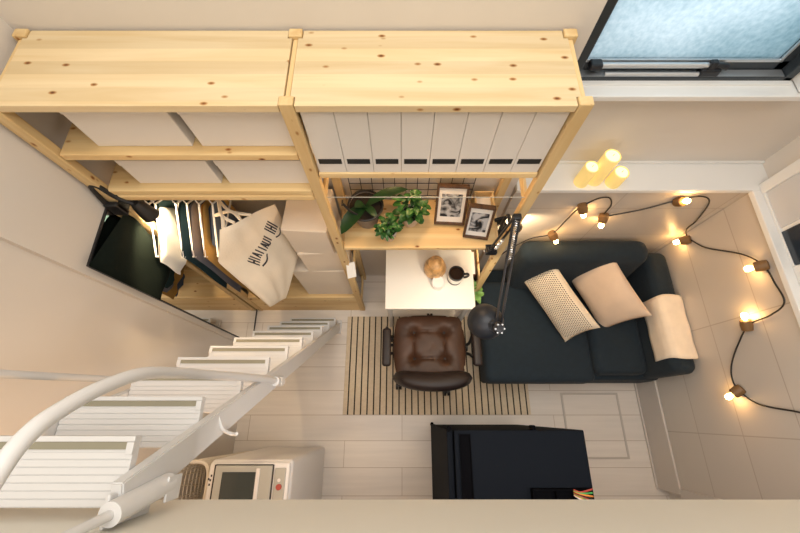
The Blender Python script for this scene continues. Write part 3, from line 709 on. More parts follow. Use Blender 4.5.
# ------------------------------------------------------------------ clip lamps
def clip_lamp(label, loc, rot, watts, aim):
    t = thing('clip_lamp', label, 'lamp', loc, rot, group='black clip lamps on the pine posts')
    b = B(); bx(b, -0.028, 0.028, -0.045, -0.022, -0.05, 0.03, bev=0.006); bx(b, -0.028, 0.028, 0.022, 0.040, -0.05, 0.03, bev=0.006); bx(b, 0.0215, 0.028, -0.040, 0.035, -0.04, 0.02, bev=0.002); obj('clamp', b, M['black'], t)
    b = B(); tube(b, [(-0.02, -0.03, 0.03), (-0.018, -0.02, 0.08), (-0.008, -0.015, 0.125), (0.012, -0.01, 0.12), (0.035, -0.015, 0.05), (0.082, -0.015, -0.015)], 0.010, n=8); obj('arm', b, M['black'], t, smooth=True)
    q = Vector((0, 0, 1)).rotation_difference(Vector(aim).normalized()).to_matrix().to_4x4()
    Mh = Matrix.Translation((0.082, -0.015, -0.015)) @ q
    b = B(); lathe(b, [(0.018, -0.02), (0.026, 0.0), (0.036, 0.075), (0.032, 0.075), (0.03, 0.05), (0, 0.05)], M=Mh); obj('lamp_head', b, M['black'], t, smooth=True)
    b = B(); lathe(b, [(0.028, 0.052), (0.028, 0.056), (0, 0.057)], M=Mh); obj('lens', b, M['lamp_disc'], t)
    l = bpy.data.lights.new('clip_lamp_light', 'SPOT'); l.energy = watts*0.6; l.color = (1, 0.72, 0.42); l.spot_size = math.radians(150); l.spot_blend = 0.6; l.shadow_soft_size = 0.025
    lo = bpy.data.objects.new('clip_lamp_light', l); COL.objects.link(lo); lo.parent = t
    lo.matrix_local = Matrix.Translation(Vector((0.082, -0.015, -0.015)) + Vector(aim).normalized()*0.08) @ Vector((0, 0, -1)).rotation_difference(Vector(aim).normalized()).to_matrix().to_4x4()
clip_lamp('black clip lamp on the post beside the mirror shining on white cloth', (XP[0], YF, 1.73), (0, 0, 0), 30, (0.16, -0.12, -1.0))
clip_lamp('black clip lamp on the post between desk and sofa', (XP[2]+0.03, 0.99, 1.20), (0, 0, 0.3), 12, (0.45, 0.15, -0.85))

# ------------------------------------------------------------------ desk lamp with jointed arm
E1 = Vector((0.470, 0.80, 1.33)); EL = Vector((0.482, 0.772, 1.69)); HD = Vector((0.398, 0.410, 1.33))
t = thing('desk_lamp', 'black jointed-arm work lamp clamped to the middle shelf, head over the chair', 'lamp', tuple(E1))
def rel(p): return Vector(p)-E1
b = B(); bx(b, -0.03, 0.03, -0.012, 0.04, -0.085, -0.055, bev=0.004); bx(b, -0.03, 0.03, -0.012, 0.04, -0.088-0.03, -0.088, bev=0.004) if False else None
bx(b, -0.022, 0.022, -0.012, 0.016, -0.055, -0.03, bev=0.004); cyl(b, (0, 0, -0.04), (0, 0, 0.0), 0.012)
obj('clamp', b, M['black_metal'], t)
off = Vector((0.012, 0, 0))
b = B(); cyl(b, rel(E1)-off, rel(EL)-off, 0.006, n=8); cyl(b, rel(E1)+off, rel(EL)+off, 0.006, n=8); obj('lower_arm', b, M['black_metal'], t, smooth=True)
b = B(); bx(b, -0.018, 0.018, -0.014, 0.014, -0.016, 0.014, bev=0.006); bmesh.ops.translate(b, verts=b.verts[:], vec=rel(EL)); obj('elbow_joint', b, M['black_metal'], t)
W = HD + Vector((0.040, -0.035, 0.05))
b = B(); cyl(b, rel(EL)-off, rel(W)-off, 0.006, n=8); cyl(b, rel(EL)+off, rel(W)+off, 0.006, n=8); obj('upper_arm', b, M['black_metal'], t, smooth=True)
def spring(p, q):
    p = rel(p); q = rel(q); d = (q-p); n = 90; dn = d.normalized(); s = dn.cross(Vector((0.3, 1, 0.2))).normalized(); u = s.cross(dn)
    b = B(); tube(b, [p+d*i/n+0.007*(math.cos(i*1.3)*s+math.sin(i*1.3)*u) for i in range(n+1)], 0.0016, n=4, smooth=False); return obj('spring', b, M['chrome'], t, label='steel spring')
spring(E1+(EL-E1)*0.06+Vector((0.0, -0.02, 0)), E1+(EL-E1)*0.42+Vector((0.0, -0.02, 0)))
spring(EL+(W-EL)*0.05+Vector((0, 0.01, 0.02)), EL+(W-EL)*0.4+Vector((0, 0.01, 0.02)))
ax = Vector((-0.22, 0.42, -0.88)).normalized()
q = Vector((0, 0, -1)).rotation_difference(ax).to_matrix().to_4x4()
Mh = Matrix.Translation(rel(HD)) @ q
R = 0.083
prof = [(R*math.sin(a), R*math.cos(a)*0.95) for a in [PI/2*(1-i/10) for i in range(11)]]
prof = [(R-0.004, -0.03), (R, -0.03)] + prof
b = B(); lathe(b, prof, M=Mh, n=36); 
obj('lamp_shade', b, M['fusion'], t, smooth=True)
b = B(); lathe(b, [(0.024, R*0.85), (0.026, R*0.9), (0.026, R+0.0), (0.021, R+0.002), (0.021, R+0.008), (0.027, R+0.010), (0.027, R+0.018), (0.021, R+0.020), (0.021, R+0.026), (0.027, R+0.028), (0.027, R+0.045), (0.018, R+0.058), (0, R+0.06)], M=Mh)
obj('socket_housing', b, M['black_metal'], t, smooth=True, angle=20)
b = B()
for k in range(6):
    a = k*PI/3
    p = Mh @ Vector((0.021*math.cos(a), 0.021*math.sin(a), R+0.052)); cyl(b, p, p + (-ax)*0.006 if False else p + (Mh.to_3x3() @ Vector((0, 0, 1)))*0.006, 0.004, n=8)
obj('vent_stud', b, M['alu'], t)
l = bpy.data.lights.new('desk_lamp_light', 'SPOT'); l.energy = 11; l.color = (1, 0.82, 0.58); l.spot_size = math.radians(120); l.spot_blend = 0.5; l.shadow_soft_size = 0.03
lo = bpy.data.objects.new('desk_lamp_light', l); COL.objects.link(lo); lo.parent = t
lo.matrix_local = Matrix.Translation(rel(HD)+ax*0.035) @ Vector((0, 0, -1)).rotation_difference(ax).to_matrix().to_4x4()

# ------------------------------------------------------------------ rug
b = B(); bx(b, -0.715, 0.715, -0.38, 0.38, 0, 0.008, bev=0.002)
o = tag(obj('striped_rug', b, M['rug']), 'beige flat-woven rug with thin dark stripes under the office chair', 'rug'); o.location = (0.265, 0.382, 0)

# ------------------------------------------------------------------ office chair
t = thing('office_chair', 'brown leather swivel chair with buttoned seat at the white table', 'chair', (0.19, 0.44, 0.008))
SZ = 0.47-0.008
btn = [(-0.105, 0.10), (0.105, 0.10), (-0.105, -0.08), (0.105, -0.08)]
def seat_h(x, y):
    hx_, hy_ = 0.245, 0.22
    e = max(0, 1-abs(x/hx_)**6)*max(0, 1-abs(y/hy_)**6)
    z = 0.055*e**0.5
    for (bx_, by_) in btn:
        r = math.hypot(x-bx_, y-by_); z -= 0.036*math.exp(-(r/0.032)**2)
        th = math.atan2(y-by_, x-bx_); z -= 0.006*math.exp(-(r/0.07)**2)*(0.5+0.5*math.cos(9*th))
    for yy in (0.10, -0.08):
        if abs(x) < 0.105: z -= 0.012*math.exp(-((y-yy)/0.008)**2)
    for xx in (-0.105, 0.105):
        if -0.08 < y < 0.10: z -= 0.012*math.exp(-((x-xx)/0.008)**2)
    z -= 0.004*math.exp(-((x-y*0.7-0.01)/0.008)**2)*math.exp(-(x*x+y*y)/0.004)
    return z
b = B()
def sq(u, v):
    x = 2*u-1; y = 2*v-1
    # squircle mapping keeps rounded corners
    k = 0.42
    xx = x*math.sqrt(1-k*y*y/2); yy = y*math.sqrt(1-k*x*x/2)
    return xx*0.25, yy*0.225
grid(b, 70, 64, lambda u, v: Vector((*sq(u, v), SZ-0.045+seat_h(*[c*0.975 for c in sq(u, v)]))))
grid(b, 70, 64, lambda u, v: Vector((*sq(u, v), SZ-0.055-0.04*(max(0, 1-(2*u-1)**6)*max(0, 1-(2*v-1)**6)))))
bmesh.ops.remove_doubles(b, verts=b.verts[:], dist=0.0101)
st = obj('seat', b, M['leather'], t, smooth=True, angle=80)
for (x, y) in btn:
    b = B(); lathe(b, [(0.009, 0), (0.008, 0.004), (0, 0.006)], c=(x, y, SZ-0.045+seat_h(x, y))); obj('button', b, M['leather_dark'], st, smooth=True)
# back rest: padded slab leaning slightly back, rounded top
b = B()
def backf(sgn):
    def f(u, v):
        x = (2*u-1); h = v
        w = 0.222+0.028*math.sin(PI*min(1, h*0.9+0.1))
        e = (max(0, 1-abs(x)**5)*max(0, 1-abs(2*v-1)**6))**0.5
        xx = x*w*math.sqrt(1-0.28*(2*v-1)**2*1.0)
        y = -0.225-0.055*h + 0.03*(x*x)
        z = SZ-0.03+0.40*h - 0.02*x*x*h
        return Vector((xx, y + sgn*0.045*e + (0.015*e if sgn > 0 else 0), z))
    return f
grid(b, 28, 28, backf(1)); grid(b, 28, 28, backf(-1)); bmesh.ops.remove_doubles(b, verts=b.verts[:], dist=0.0005)
obj('backrest', b, M['leather_dark'], t, smooth=True, angle=80)
for s in (-1, 1):
    b = B()
    tube(b, [(s*0.20, -0.02, SZ-0.10), (s*0.28, -0.04, SZ-0.09), (s*0.292, -0.08, SZ+0.03), (s*0.288, -0.11, SZ+0.155), (s*0.288, 0.02, SZ+0.175), (s*0.288, 0.09, SZ+0.17), (s*0.292, 0.075, SZ+0.05), (s*0.28, 0.03, SZ-0.09), (s*0.20, 0.02, SZ-0.10)], 0.011, n=8)
    a = obj('armrest', b, M['black'], t, smooth=True)
    b = B(); bx(b, s*0.288-0.028, s*0.288+0.028, -0.155, 0.085, SZ+0.165, SZ+0.20, bev=0.016, seg=4); obj('arm_pad', b, M['leather_dark'], a, smooth=True)
b = B(); cyl(b, (0, 0, 0.11), (0, 0, SZ-0.10), 0.026); bx(b, -0.10, 0.10, -0.09, 0.09, SZ-0.115, SZ-0.09, bev=0.006); obj('gas_column', b, M['black'], t, smooth=True)
b = B(); bx(b, -0.03, 0.03, -0.27, -0.06, SZ-0.13, SZ-0.115, bev=0.004); bx(b, -0.03, 0.03, -0.285, -0.265, SZ-0.13, SZ+0.16, bev=0.006); obj('back_bracket', b, M['black'], t)
b = B()
for k in range(5):
    a = 2*PI*k/5 - math.radians(61)
    cyl(b, (0, 0, 0.115), (0.315*math.cos(a), 0.315*math.sin(a), 0.075), 0.024, 0.014, n=10)
obj('star_base', b, M['black'], t, smooth=True)
for k in range(5):
    a = 2*PI*k/5 - math.radians(61)
    b = B(); px, py = 0.315*math.cos(a), 0.315*math.sin(a)
    cyl(b, (px-0.022, py, 0.028), (px-0.006, py, 0.028), 0.028, n=16); cyl(b, (px+0.006, py, 0.028), (px+0.022, py, 0.028), 0.028, n=16); cyl(b, (px, py, 0.03), (px, py, 0.078), 0.008, n=8)
    obj('caster', b, M['black'], t, smooth=True)

# ------------------------------------------------------------------ sofa
t = thing('sofa', 'dark teal fabric chaise sofa in the corner under the ledge', 'sofa', (0, 0, 0))
obj('base_frame', box(0.60, 1.815, 0.225, 1.08, 0.07, 0.27, bev=0.02, seg=3), M['sofa'], t, smooth=True)
obj('chaise_mattress', box(0.575, 1.325, 0.205, 0.93, 0.245, 0.425, bev=0.045, seg=5), M['sofa'], t, smooth=True)
obj('seat_base', box(1.31, 1.80, 0.225, 0.93, 0.25, 0.36, bev=0.03, seg=4), M['sofa'], t, smooth=True)
obj('seat_cushion', box(1.312, 1.668, 0.255, 0.90, 0.34, 0.475, bev=0.05, seg=5), M['sofa'], t, smooth=True)
def soft_box(x0, x1, y0, y1, z0, z1, bev, lean=0.0, leanx=0.0, puff=0.0):
    b = B(); bx(b, x0, x1, y0, y1, z0, z1, bev=bev, seg=6)
    for v in b.verts:
        k = (v.co.z-z0)/(z1-z0); v.co.y += lean*k; v.co.x += leanx*k
    return b
obj('back_cushion', soft_box(0.775, 1.615, 0.86, 1.015, 0.38, 0.86, 0.070, lean=0.07), M['sofa'], t, smooth=True)
obj('back_frame', box(0.80, 1.58, 0.97, 1.085, 0.20, 0.78, bev=0.05, seg=4), M['sofa'], t, smooth=True)
obj('armrest', soft_box(1.664, 1.820, 0.235, 1.05, 0.10, 0.715, 0.055), M['sofa'], t, smooth=True)
for (x, y) in ((0.66, 0.28), (1.75, 0.28), (0.66, 1.03), (1.75, 1.03)):
    b = B(); cyl(b, (x, y, 0), (x, y, 0.075), 0.018, 0.024); obj('leg', b, M['black'], t, smooth=True)
# blanket over the arm
b = B()
def bl(sgn):
    def f(u, v):
        # u across the arm, v along it
        y = 0.325+0.40*v + 0.006*math.sin(9*u+4*v)
        s = u*0.52
        path = [(1.672, 0.56), (1.669, 0.66), (1.676, 0.705), (1.698, 0.724), (1.742, 0.727), (1.798, 0.724), (1.818, 0.705), (1.824, 0.66), (1.825, 0.53)]
        k = u*(len(path)-1); i = min(int(k), len(path)-2); q_ = k-i
        x = path[i][0]*(1-q_)+path[i+1][0]*q_; z = path[i][1]*(1-q_)+path[i+1][1]*q_
        return Vector((x-0.004*(1 if u < 0.2 else 0), y, z + 0.003*math.sin(14*v+2*u)))
    return f
grid(b, 32, 18, bl(1))
o = obj('throw_blanket', b, M['cream_blanket'], smooth=True, angle=90)
md = o.modifiers.new('thick', 'SOLIDIFY'); md.thickness = 0.012; md.offset = 1
tag(o, 'cream throw blanket folded over the sofa arm', 'blanket')

def pillow(name, label, center, ex, ey, w, h, th, m, pinch=0.06, group='cushions on the sofa'):
    b = B()
    for sgn in (1, -1):
        def f(u, v, sgn=sgn):
            x = 2*u-1; y = 2*v-1
            e = (max(0, 1-abs(x)**2.6)*max(0, 1-abs(y)**2.6))**0.55
            px = x*(1-pinch*(1-y*y)); py = y*(1-pinch*(1-x*x))
            return Vector((px*w/2, py*h/2, sgn*th/2*e + 0.006*math.sin(6*x+2*y)*e))
        grid(b, 30, 30, f)
    bmesh.ops.remove_doubles(b, verts=b.verts[:], dist=0.0006)
    o = obj(name, b, m, smooth=True, angle=90)
    ex = Vector(ex).normalized(); ez = ex.cross(Vector(ey)).normalized(); ey = ez.cross(ex)
    R3 = Matrix((ex, ey, ez)).transposed().to_4x4(); R3.translation = Vector(center)
    o.matrix_world = R3
    return tag(o, label, 'cushion', group)
pillow('patterned_cushion', 'oblong cream cushion with small dark stitch pattern lying on the chaise', (1.076, 0.722, 0.585), (0.534, -0.828, -0.17), (0.59, 0.221, 0.776), 0.53, 0.265, 0.12, M['knit'])
pillow('plain_cushion', 'plain beige square cushion leaning behind the patterned one', (1.385, 0.780, 0.628), (0.50, -0.83, -0.22), (0.53, 0.10, 0.84), 0.49, 0.35, 0.13, M['beige_cloth'])

# ------------------------------------------------------------------ candles on the ledge
def candle(label, x, y, r, h):
    t = thing('pillar_candle', label, 'candle', (x, y, LEDGE), group='lit candles on the ledge')
    b = B(); lathe(b, [(r*0.97, 0), (r, 0.004), (r, h-0.004), (r-0.004, h), (r-0.006, h-0.006), (0, h-0.007)]); obj('wax_body', b, M['wax'], t, smooth=True)
    b = B(); lathe(b, [(r-0.0065, h-0.0068), (r-0.0075, h-0.004), (0, h-0.0035)]); obj('melted_top', b, M['wax_top'], t, smooth=True)
    b = B(); cyl(b, (0, 0, h-0.004), (0.001, 0, h+0.008), 0.0013, n=6); obj('wick', b, M['ink'], t)
    return t
candle('tallest of the three glowing yellow candles on the white ledge', 1.005, 1.150, 0.040, 0.205)
candle('glowing yellow candle on the ledge nearest the shelving unit', 0.934, 1.135, 0.036, 0.14)
candle('low glowing yellow candle on the ledge, farther along than the tallest one', 1.100, 1.132, 0.038, 0.10)

# ------------------------------------------------------------------ string lights
yb = YL-0.012; xr = XR-0.012
t = thing('string_lights', 'black string of warm bulbs in wooden sockets looped across the tiled walls', 'string lights', (0, 0, 0))
def bw(x, z): return (x, yb, z)
def rw(y, z): return (xr, y, z)
pts = [(0.63, 0.99, 0.62), (0.70, 1.03, 0.74), (0.82, 1.05, 0.90), (0.93, 1.05, 0.97), bw(0.985, 1.08), bw(1.0, 1.22), bw(1.055, 1.32), bw(1.115, 1.33), bw(1.165, 1.25), bw(1.18, 1.13), bw(1.25, 1.15), bw(1.37, 1.21), bw(1.505, 1.31), bw(1.60, 1.345), bw(1.69, 1.28), bw(1.77, 1.07), bw(1.79, 0.96),
       rw(1.06, 0.91), rw(0.98, 0.97), rw(0.92, 1.04), rw(0.80, 1.23), rw(0.70, 1.317), rw(0.60, 1.34), rw(0.50, 1.35), rw(0.46, 1.26), rw(0.44, 1.127), rw(0.35, 1.02), rw(0.26, 0.945), rw(0.18, 0.92), rw(0.12, 0.945), rw(0.05, 1.04), rw(0.012, 1.23), rw(-0.02, 1.33)]
b = B(); tube(b, pts, 0.0042, n=6, k=7); obj('cable', b, M['cable'], t, smooth=True)
def socket(p, d, seed=0):
    p = Vector(p); d = Vector(d).normalized()
    b = B(); q = Vector((0, 0, 1)).rotation_difference(d).to_matrix().to_4x4(); Mx = Matrix.Translation(p) @ q
    lathe(b, [(0.014, -0.030), (0.025, -0.026), (0.028, 0.0), (0.025, 0.026), (0.016, 0.030), (0, 0.030)], M=Mx, n=20)
    s = obj('socket', b, M['socket'], t, smooth=True, label='wooden bulb socket')
    b = B(); lathe(b, [(0.008, 0.029), (0.013, 0.042), (0.015, 0.053), (0.012, 0.064), (0, 0.069)], M=Mx, n=18)
    obj('bulb', b, M['bulb'], s, smooth=True, label='glowing bulb')
off_b = Vector((0, -0.012, 0)); off_r = Vector((-0.012, 0, 0))
socket((0.945, 1.045, 0.955), (0.45, -0.3, -0.6))
socket(Vector(bw(1.035, 1.22))+off_b, (-0.6, -0.5, -0.4)) if False else None
socket(Vector(bw(1.01, 1.24))+off_b, (0.35, -0.3, -0.75))
socket(Vector(bw(1.18, 1.13))+off_b, (0.05, -0.5, -0.8))
socket(Vector(bw(1.505, 1.31))+off_b, (0.0, -0.25, 0.5))
socket(Vector(rw(1.04, 0.90))+off_r, (-0.55, 0.1, -0.8))
socket(Vector(rw(0.70, 1.317))+off_r, (-0.6, 0.0, -0.75))
socket(Vector(rw(0.44, 1.127))+off_r, (-0.25, 0.85, 0.4))
socket(Vector(rw(0.12, 0.945))+off_r, (-0.55, -0.5, -0.6))

# ------------------------------------------------------------------ ladder stair
LX0, LX1 = -0.895, -0.530
def ly(z): return 0.75-0.355*z
t = thing('loft_ladder', 'white steel ladder stair with flat grooved treads rising to the loft', 'ladder', (0, 0, 0))
def stringer(x):
    b = B(); th = 0.012
    z0, z1 = 0.0, 2.33
    prof = []
    d = Vector((0, -0.355, 1)).normalized(); n = Vector((0, 1, 0.355)).normalized()
    a = Vector((0, ly(z0), z0)); e = Vector((0, ly(z1), z1))
    P4 = [a - n*0.040, a - n*0.112, e - n*0.112, e - n*0.040]
    P4[0].z = max(P4[0].z, 0.0); P4[1].z = 0.0
    for v in P4: v.z = max(0, v.z)
    A_ = [b.verts.new((x-th, p.y, p.z)) for p in P4]; C_ = [b.verts.new((x+th, p.y, p.z)) for p in P4]
    b.faces.new(A_); b.faces.new(C_[::-1])
    for i in range(4): b.faces.new((A_[i], A_[(i+1) % 4], C_[(i+1) % 4], C_[i]))
    bmesh.ops.bevel(b, geom=b.edges[:], offset=0.003, segments=2, affect='EDGES')
    return b
for x in (LX0-0.013, LX1+0.013): obj('stringer', stringer(x), M['white_steel'], t)
for k in range(10):
    z = 0.12+0.239*k
    y = ly(z)-0.045
    b = B(); D_ = 0.125
    # grooved plate: narrow ribs along X
    bx(b, LX0+0.001, LX1-0.001, y-D_/2, y+D_/2-0.001, z-0.022, z-0.004, bev=0.002)
    bx(b, LX0, LX1, y+D_/2-0.011, y+D_/2, z-0.0205, z+0.002, bev=0.002)
    bx(b, LX0, LX0+0.014, y+D_/2-0.034, y+D_/2-0.0112, z-0.0041, z+0.002, bev=0.001); bx(b, LX1-0.014, LX1, y+D_/2-0.034, y+D_/2-0.0112, z-0.0041, z+0.002, bev=0.001)
    nrib = 7
    for j in range(nrib):
        yy = y-D_/2+0.002+j*0.0135
        bx(b, LX0+0.0005, LX1-0.0005, yy, yy+0.0122, z-0.006, z-0.0018, bev=0.0008, seg=1)
    tr = obj('tread', b, M['white_steel'], t)
    obj('grip_strip', box(LX0+0.0142, LX1-0.0142, y+D_/2-0.0245, y+D_/2-0.0112, z-0.0041, z-0.0005), M['rubber_strip'], tr, label='olive grey grip strip')
def rail(x, r, base_z, top):
    b = B(); pts = [(x, 0.128, base_z)] + top
    tube(b, pts, r, n=14, k=10); return b
obj('handrail', rail(LX1+0.03, 0.0128, 1.50, [(LX1+0.025, 0.118, 1.75), (LX1+0.008, 0.10, 2.05), (LX1, 0.092, 2.18), (LX1, 0.078, 2.30), (LX1, 0.044, 2.40), (LX1, 0.007, 2.47), (LX1, -0.022, 2.508), (LX1, -0.065, 2.535), (LX1, -0.15, 2.56), (LX1, -0.26, 2.57)]), M['white_steel'], t, smooth=True)
obj('handrail', rail(LX0-0.035, 0.010, 1.40, [(LX0-0.035, 0.118, 1.6), (LX0-0.035, 0.108, 1.8), (LX0-0.035, 0.098, 2.0), (LX0-0.035, 0.088, 2.2), (LX0-0.035, 0.078, 2.4), (LX0-0.035, 0.068, 2.6)]), M['white_steel'], t, smooth=True)
b = B(); tube(b, [(LX1+0.035, -0.142, 2.20), (LX1+0.035, -0.150, 2.27), (LX1+0.030, -0.168, 2.42), (LX1+0.025, -0.190, 2.62), (LX1+0.02, -0.205, 2.80)], 0.0085, n=12); obj('rear_upright', b, M['white_steel'], t, smooth=True)
b = B(); cyl(b, (LX1+0.035, -0.134, 2.185), (LX1+0.033, -0.158, 2.345), 0.0205, n=18); obj('sleeve', b, M['white_steel'], t, smooth=True)
yb_ = 0.128
b = B(); cyl(b, (LX1, yb_, 1.50), (LX1+0.050, yb_, 1.50), 0.018, n=16); cyl(b, (LX1+0.03, yb_, 1.47), (LX1+0.03, yb_-0.005, 1.55), 0.019, n=16); obj('rail_bracket', b, M['white_steel'], t, smooth=True)
for x in (LX0-0.013, LX1+0.013):
    b = B(); bx(b, x-0.02, x+0.02, ly(0)-0.13, ly(0)-0.02, 0.0, 0.018, bev=0.004); obj('foot', b, M['white_steel'], t)
    b = B(); bx(b, x-0.004, x+0.004, -0.185, -0.13, 2.20, 2.33, bev=0.003); obj('hook_plate', b, M['white_steel'], t)
obj('side_plate', box(LX1+0.048, LX1+0.053, -0.165, -0.118, 2.165, 2.215, bev=0.002), M['white_steel'], t)
b = B(); tube(b, [(LX1+0.02, 0.0, 1.97), (LX1+0.03, -0.035, 1.95), (LX1+0.04, -0.05, 1.91), (LX1+0.06, -0.05, 1.92)], 0.005, n=8); obj('side_hook', b, M['white_steel'], t, smooth=True)

# ------------------------------------------------------------------ refrigerator
t = thing('refrigerator', 'black compact refrigerator under the edge of the loft', 'refrigerator', (0, 0, 0))
obj('body', box(0.245, 0.858, -0.60, -0.066, 0.03, 1.15, bev=0.006), M['fridge'], t)
obj('door', box(0.212, 0.241, -0.60, -0.062, 0.06, 1.13, bev=0.006), M['fridge'], t)
obj('top_trim', box(0.245, 0.262, -0.60, -0.07, 1.15, 1.158, bev=0.002), M['fridge'], t)
b = B(); bx(b, 0.268, 0.272, -0.60, -0.085, 1.15, 1.157); bx(b, 0.316, 0.320, -0.60, -0.085, 1.15, 1.157); bx(b, 0.268, 0.320, -0.088, -0.084, 1.15, 1.157); bx(b, 0.272, 0.316, -0.60, -0.088, 1.15, 1.1505); obj('groove', b, M['matte_black'], t)
for (x, y, z) in ((0.222, -0.066, 1.13), (0.222, -0.066, 0.045)):
    b = B(); cyl(b, (x, y, z-0.015), (x, y+0.006, z+0.018), 0.012, n=12); obj('hinge', b, M['matte_black'], t, smooth=True)
b = B(); bx(b, 0.615, 0.635, -0.068, -0.045, 1.10, 1.14, bev=0.004); obj('rear_clip', b, M['matte_black'], t)
for (x, y) in ((0.30, -0.12), (0.80, -0.12), (0.30, -0.55), (0.80, -0.55)):
    b = B(); cyl(b, (x, y, 0), (x, y, 0.032), 0.02, n=12); obj('foot', b, M['black'], t, smooth=True)
t = thing('organiser_tray', 'black divided tray of coloured cords on top of the refrigerator', 'tray', (0.70, -0.405, 1.15))
b = B(); bx(b, -0.125, 0.14, -0.11, 0.10, 0, 0.006); bx(b, -0.125, -0.119, -0.11, 0.10, 0.006, 0.035); bx(b, 0.134, 0.14, -0.11, 0.10, 0.006, 0.035); bx(b, -0.119, 0.134, 0.094, 0.10, 0.006, 0.035); bx(b, -0.02, -0.016, -0.11, 0.094, 0.006, 0.03); bx(b, 0.06, 0.064, -0.11, 0.094, 0.006, 0.03)
obj('body', b, M['matte_black'], t)
R = random.Random(4)
tg = thing('cord_bundle', 'bundle of red, green and orange cords in the black tray', 'cords', (0.785, -0.325, 1.186))
cm = [M['red'], M['green'], M['orange'], M['black'], M['red'], M['green'], M['orange'], M['washer']]
for i in range(8):
    a = -0.9+i*0.16
    b = B(); tube(b, [(-0.030, 0.018-0.003*i, 0.0), (-0.012, 0.012-0.004*i, 0.016+0.002*i), (0.02+0.003*i, 0.016-0.009*i, 0.012), (0.055, 0.020-0.014*i, -0.006)], 0.0038, n=6); obj('cord', b, cm[i], tg, smooth=True)

# ------------------------------------------------------------------ washing machine
t = thing('washing_machine', 'white top-loading washing machine with dark window lid beside the ladder', 'washing machine', (0, 0, 0))
obj('body', box(-0.990, -0.562, -0.74, -0.215, 0.02, 0.90, bev=0.022, seg=4), M['washer'], t, smooth=True)
obj('top_panel', box(-0.982, -0.570, -0.73, -0.225, 0.895, 0.925, bev=0.014, seg=3), M['washer'], t, smooth=True)
l_ = obj('lid', box(-0.945, -0.655, -0.70, -0.238, 0.925, 0.937, bev=0.006), M['washer_grey'], t)
b = B(); bx(b, -0.905, -0.735, -0.62, -0.268, 0.937, 0.941, bev=0.002); obj('lid_window', b, M['smoked'], l_)
b = B(); bx(b, -0.735, -0.715, -0.66, -0.25, 0.937, 0.945, bev=0.003); obj('lid_handle', b, M['washer'], l_)
b = B(); bx(b, -0.950, -0.944, -0.70, -0.236, 0.925, 0.935); bx(b, -0.655, -0.650, -0.70, -0.236, 0.925, 0.935); bx(b, -0.944, -0.655, -0.238, -0.234, 0.925, 0.935); obj('lid_seal', b, M['black'], l_)
obj('control_strip', box(-0.644, -0.588, -0.70, -0.25, 0.925, 0.931, bev=0.004), M['washer_grey'], t)
b = B(); cyl(b, (-0.615, -0.335, 0.931), (-0.615, -0.335, 0.939), 0.014); obj('power_button', b, M['red'], t, smooth=True, label='red power button')
b = B(); cyl(b, (-0.618, -0.305, 0.931), (-0.618, -0.305, 0.935), 0.008); obj('button', b, M['washer'], t)
for (x, y) in ((-0.963, -0.285), (-0.966, -0.305), (-0.975, -0.30), (-0.968, -0.325)):
    obj('marking', box(x-0.004, x+0.004, y-0.006, y+0.004, 0.925, 0.9255), M['ink'], t)
for (x, y) in ((-0.95, -0.26), (-0.60, -0.26), (-0.95, -0.70), (-0.60, -0.70)):
    b = B(); cyl(b, (x, y, 0), (x, y, 0.024), 0.02); obj('foot', b, M['black'], t)
# laundry basket
t = thing('laundry_basket', 'white openwork laundry basket between the wall and washing machine', 'basket', (-1.105, -0.36, 0))
b = B()
def rr(k, z):  # rounded-rectangle ring point
    a = 2*PI*k; f_ = 0.86+0.14*z/0.86
    c, s = math.cos(a), math.sin(a)
    return Vector((0.095*f_*math.copysign(abs(c)**0.5, c), 0.13*f_*math.copysign(abs(s)**0.5, s), z))
for i in range(36):
    for sg in (-1, 1):
        tube(b, [rr(i/36+sg*0.035*(z/0.86), z) for z in (0.02, 0.3, 0.58, 0.84)], 0.0035, n=5, k=4)
for z in [0.02+0.041*i for i in range(21)]:
    tube(b, [rr(j/40, z) for j in range(41)], 0.0035, n=5, smooth=False)
obj('lattice', b, M['wicker'], t, smooth=True)
b = B(); tube(b, [rr(j/40, 0.855) for j in range(41)], 0.010, n=8, smooth=False); obj('rim', b, M['wicker'], t, smooth=True)
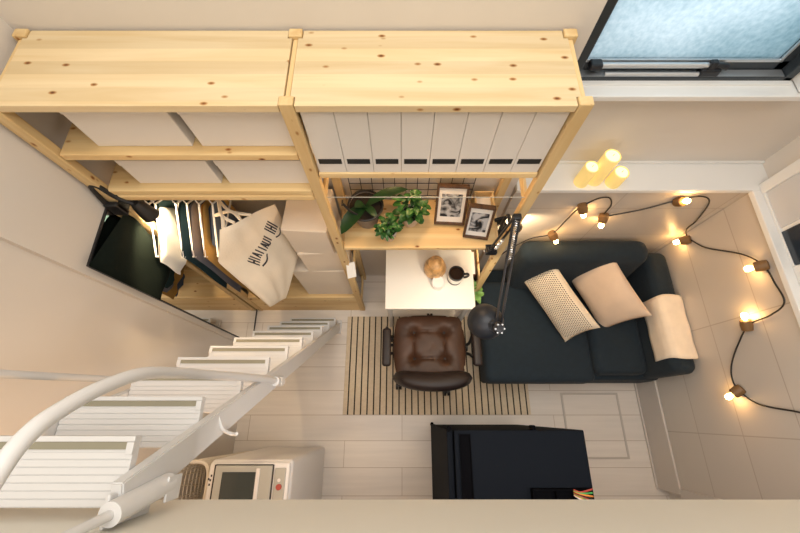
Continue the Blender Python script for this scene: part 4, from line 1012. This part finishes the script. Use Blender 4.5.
b = B(); bx(b, -0.07, 0.07, -0.10, 0.10, 0.0, 0.02, bev=0.004); obj('bottom', b, M['wicker'], t)

# ------------------------------------------------------------------ lights
def area(name, loc, rot, sx, sy, watts, col):
    l = bpy.data.lights.new(name, 'AREA'); l.shape = 'RECTANGLE'; l.size = sx; l.size_y = sy; l.energy = watts; l.color = col
    o = bpy.data.objects.new(name, l); COL.objects.link(o); o.location = loc; o.rotation_euler = rot
    return o
def point(name, loc, watts, col, r=0.05):
    l = bpy.data.lights.new(name, 'POINT'); l.energy = watts; l.color = col; l.shadow_soft_size = r
    o = bpy.data.objects.new(name, l); COL.objects.link(o); o.location = loc
area('ceiling_light', (0.15, 0.25, 4.38), (0, 0, 0), 2.2, 1.6, 54, (1, 0.965, 0.91))
area('under_loft_floor_fill', (0.55, -0.34, 2.05), (math.radians(12), 0, 0), 1.7, 0.12, 9, (1, 0.94, 0.90))  # unseen fill added below the loft edge to brighten the floor, no real fixture
point('under_loft_warm_fill', (-0.72, -0.40, 1.80), 6, (1, 0.60, 0.30), 0.06)  # added orange fill that warms the ladder side, not an actual lamp
point('shelf_light', (0.10, 1.02, 1.87), 4.5, (1, 0.68, 0.38), 0.04)
area('daylight_window', (1.11, 1.75, 2.6), (math.radians(90+8), 0, PI), 1.2, 1.2, 7, (0.80, 0.91, 1.0)).rotation_euler = (math.radians(-82), 0, 0)
wd = bpy.data.worlds.new('daylight'); scn.world = wd; wd.use_nodes = True
bg = wd.node_tree.nodes['Background']; bg.inputs[0].default_value = (0.80, 0.89, 0.94, 1); bg.inputs[1].default_value = 0.6

# ------------------------------------------------------------------ camera
cam = bpy.data.cameras.new('camera'); co = bpy.data.objects.new('camera', cam); COL.objects.link(co)
co.location = (0, 0, 3.10); co.rotation_euler = (math.atan(148.5/380), 0, 0)
cam.sensor_width = 36; cam.lens = 380/800*36; cam.shift_x = -0.0025; cam.clip_start = 0.02
scn.camera = co
vs = scn.view_settings
vs.view_transform = 'Standard'; vs.look = 'None'; vs.gamma = 1; vs.use_curve_mapping = False; vs.exposure = 0.0
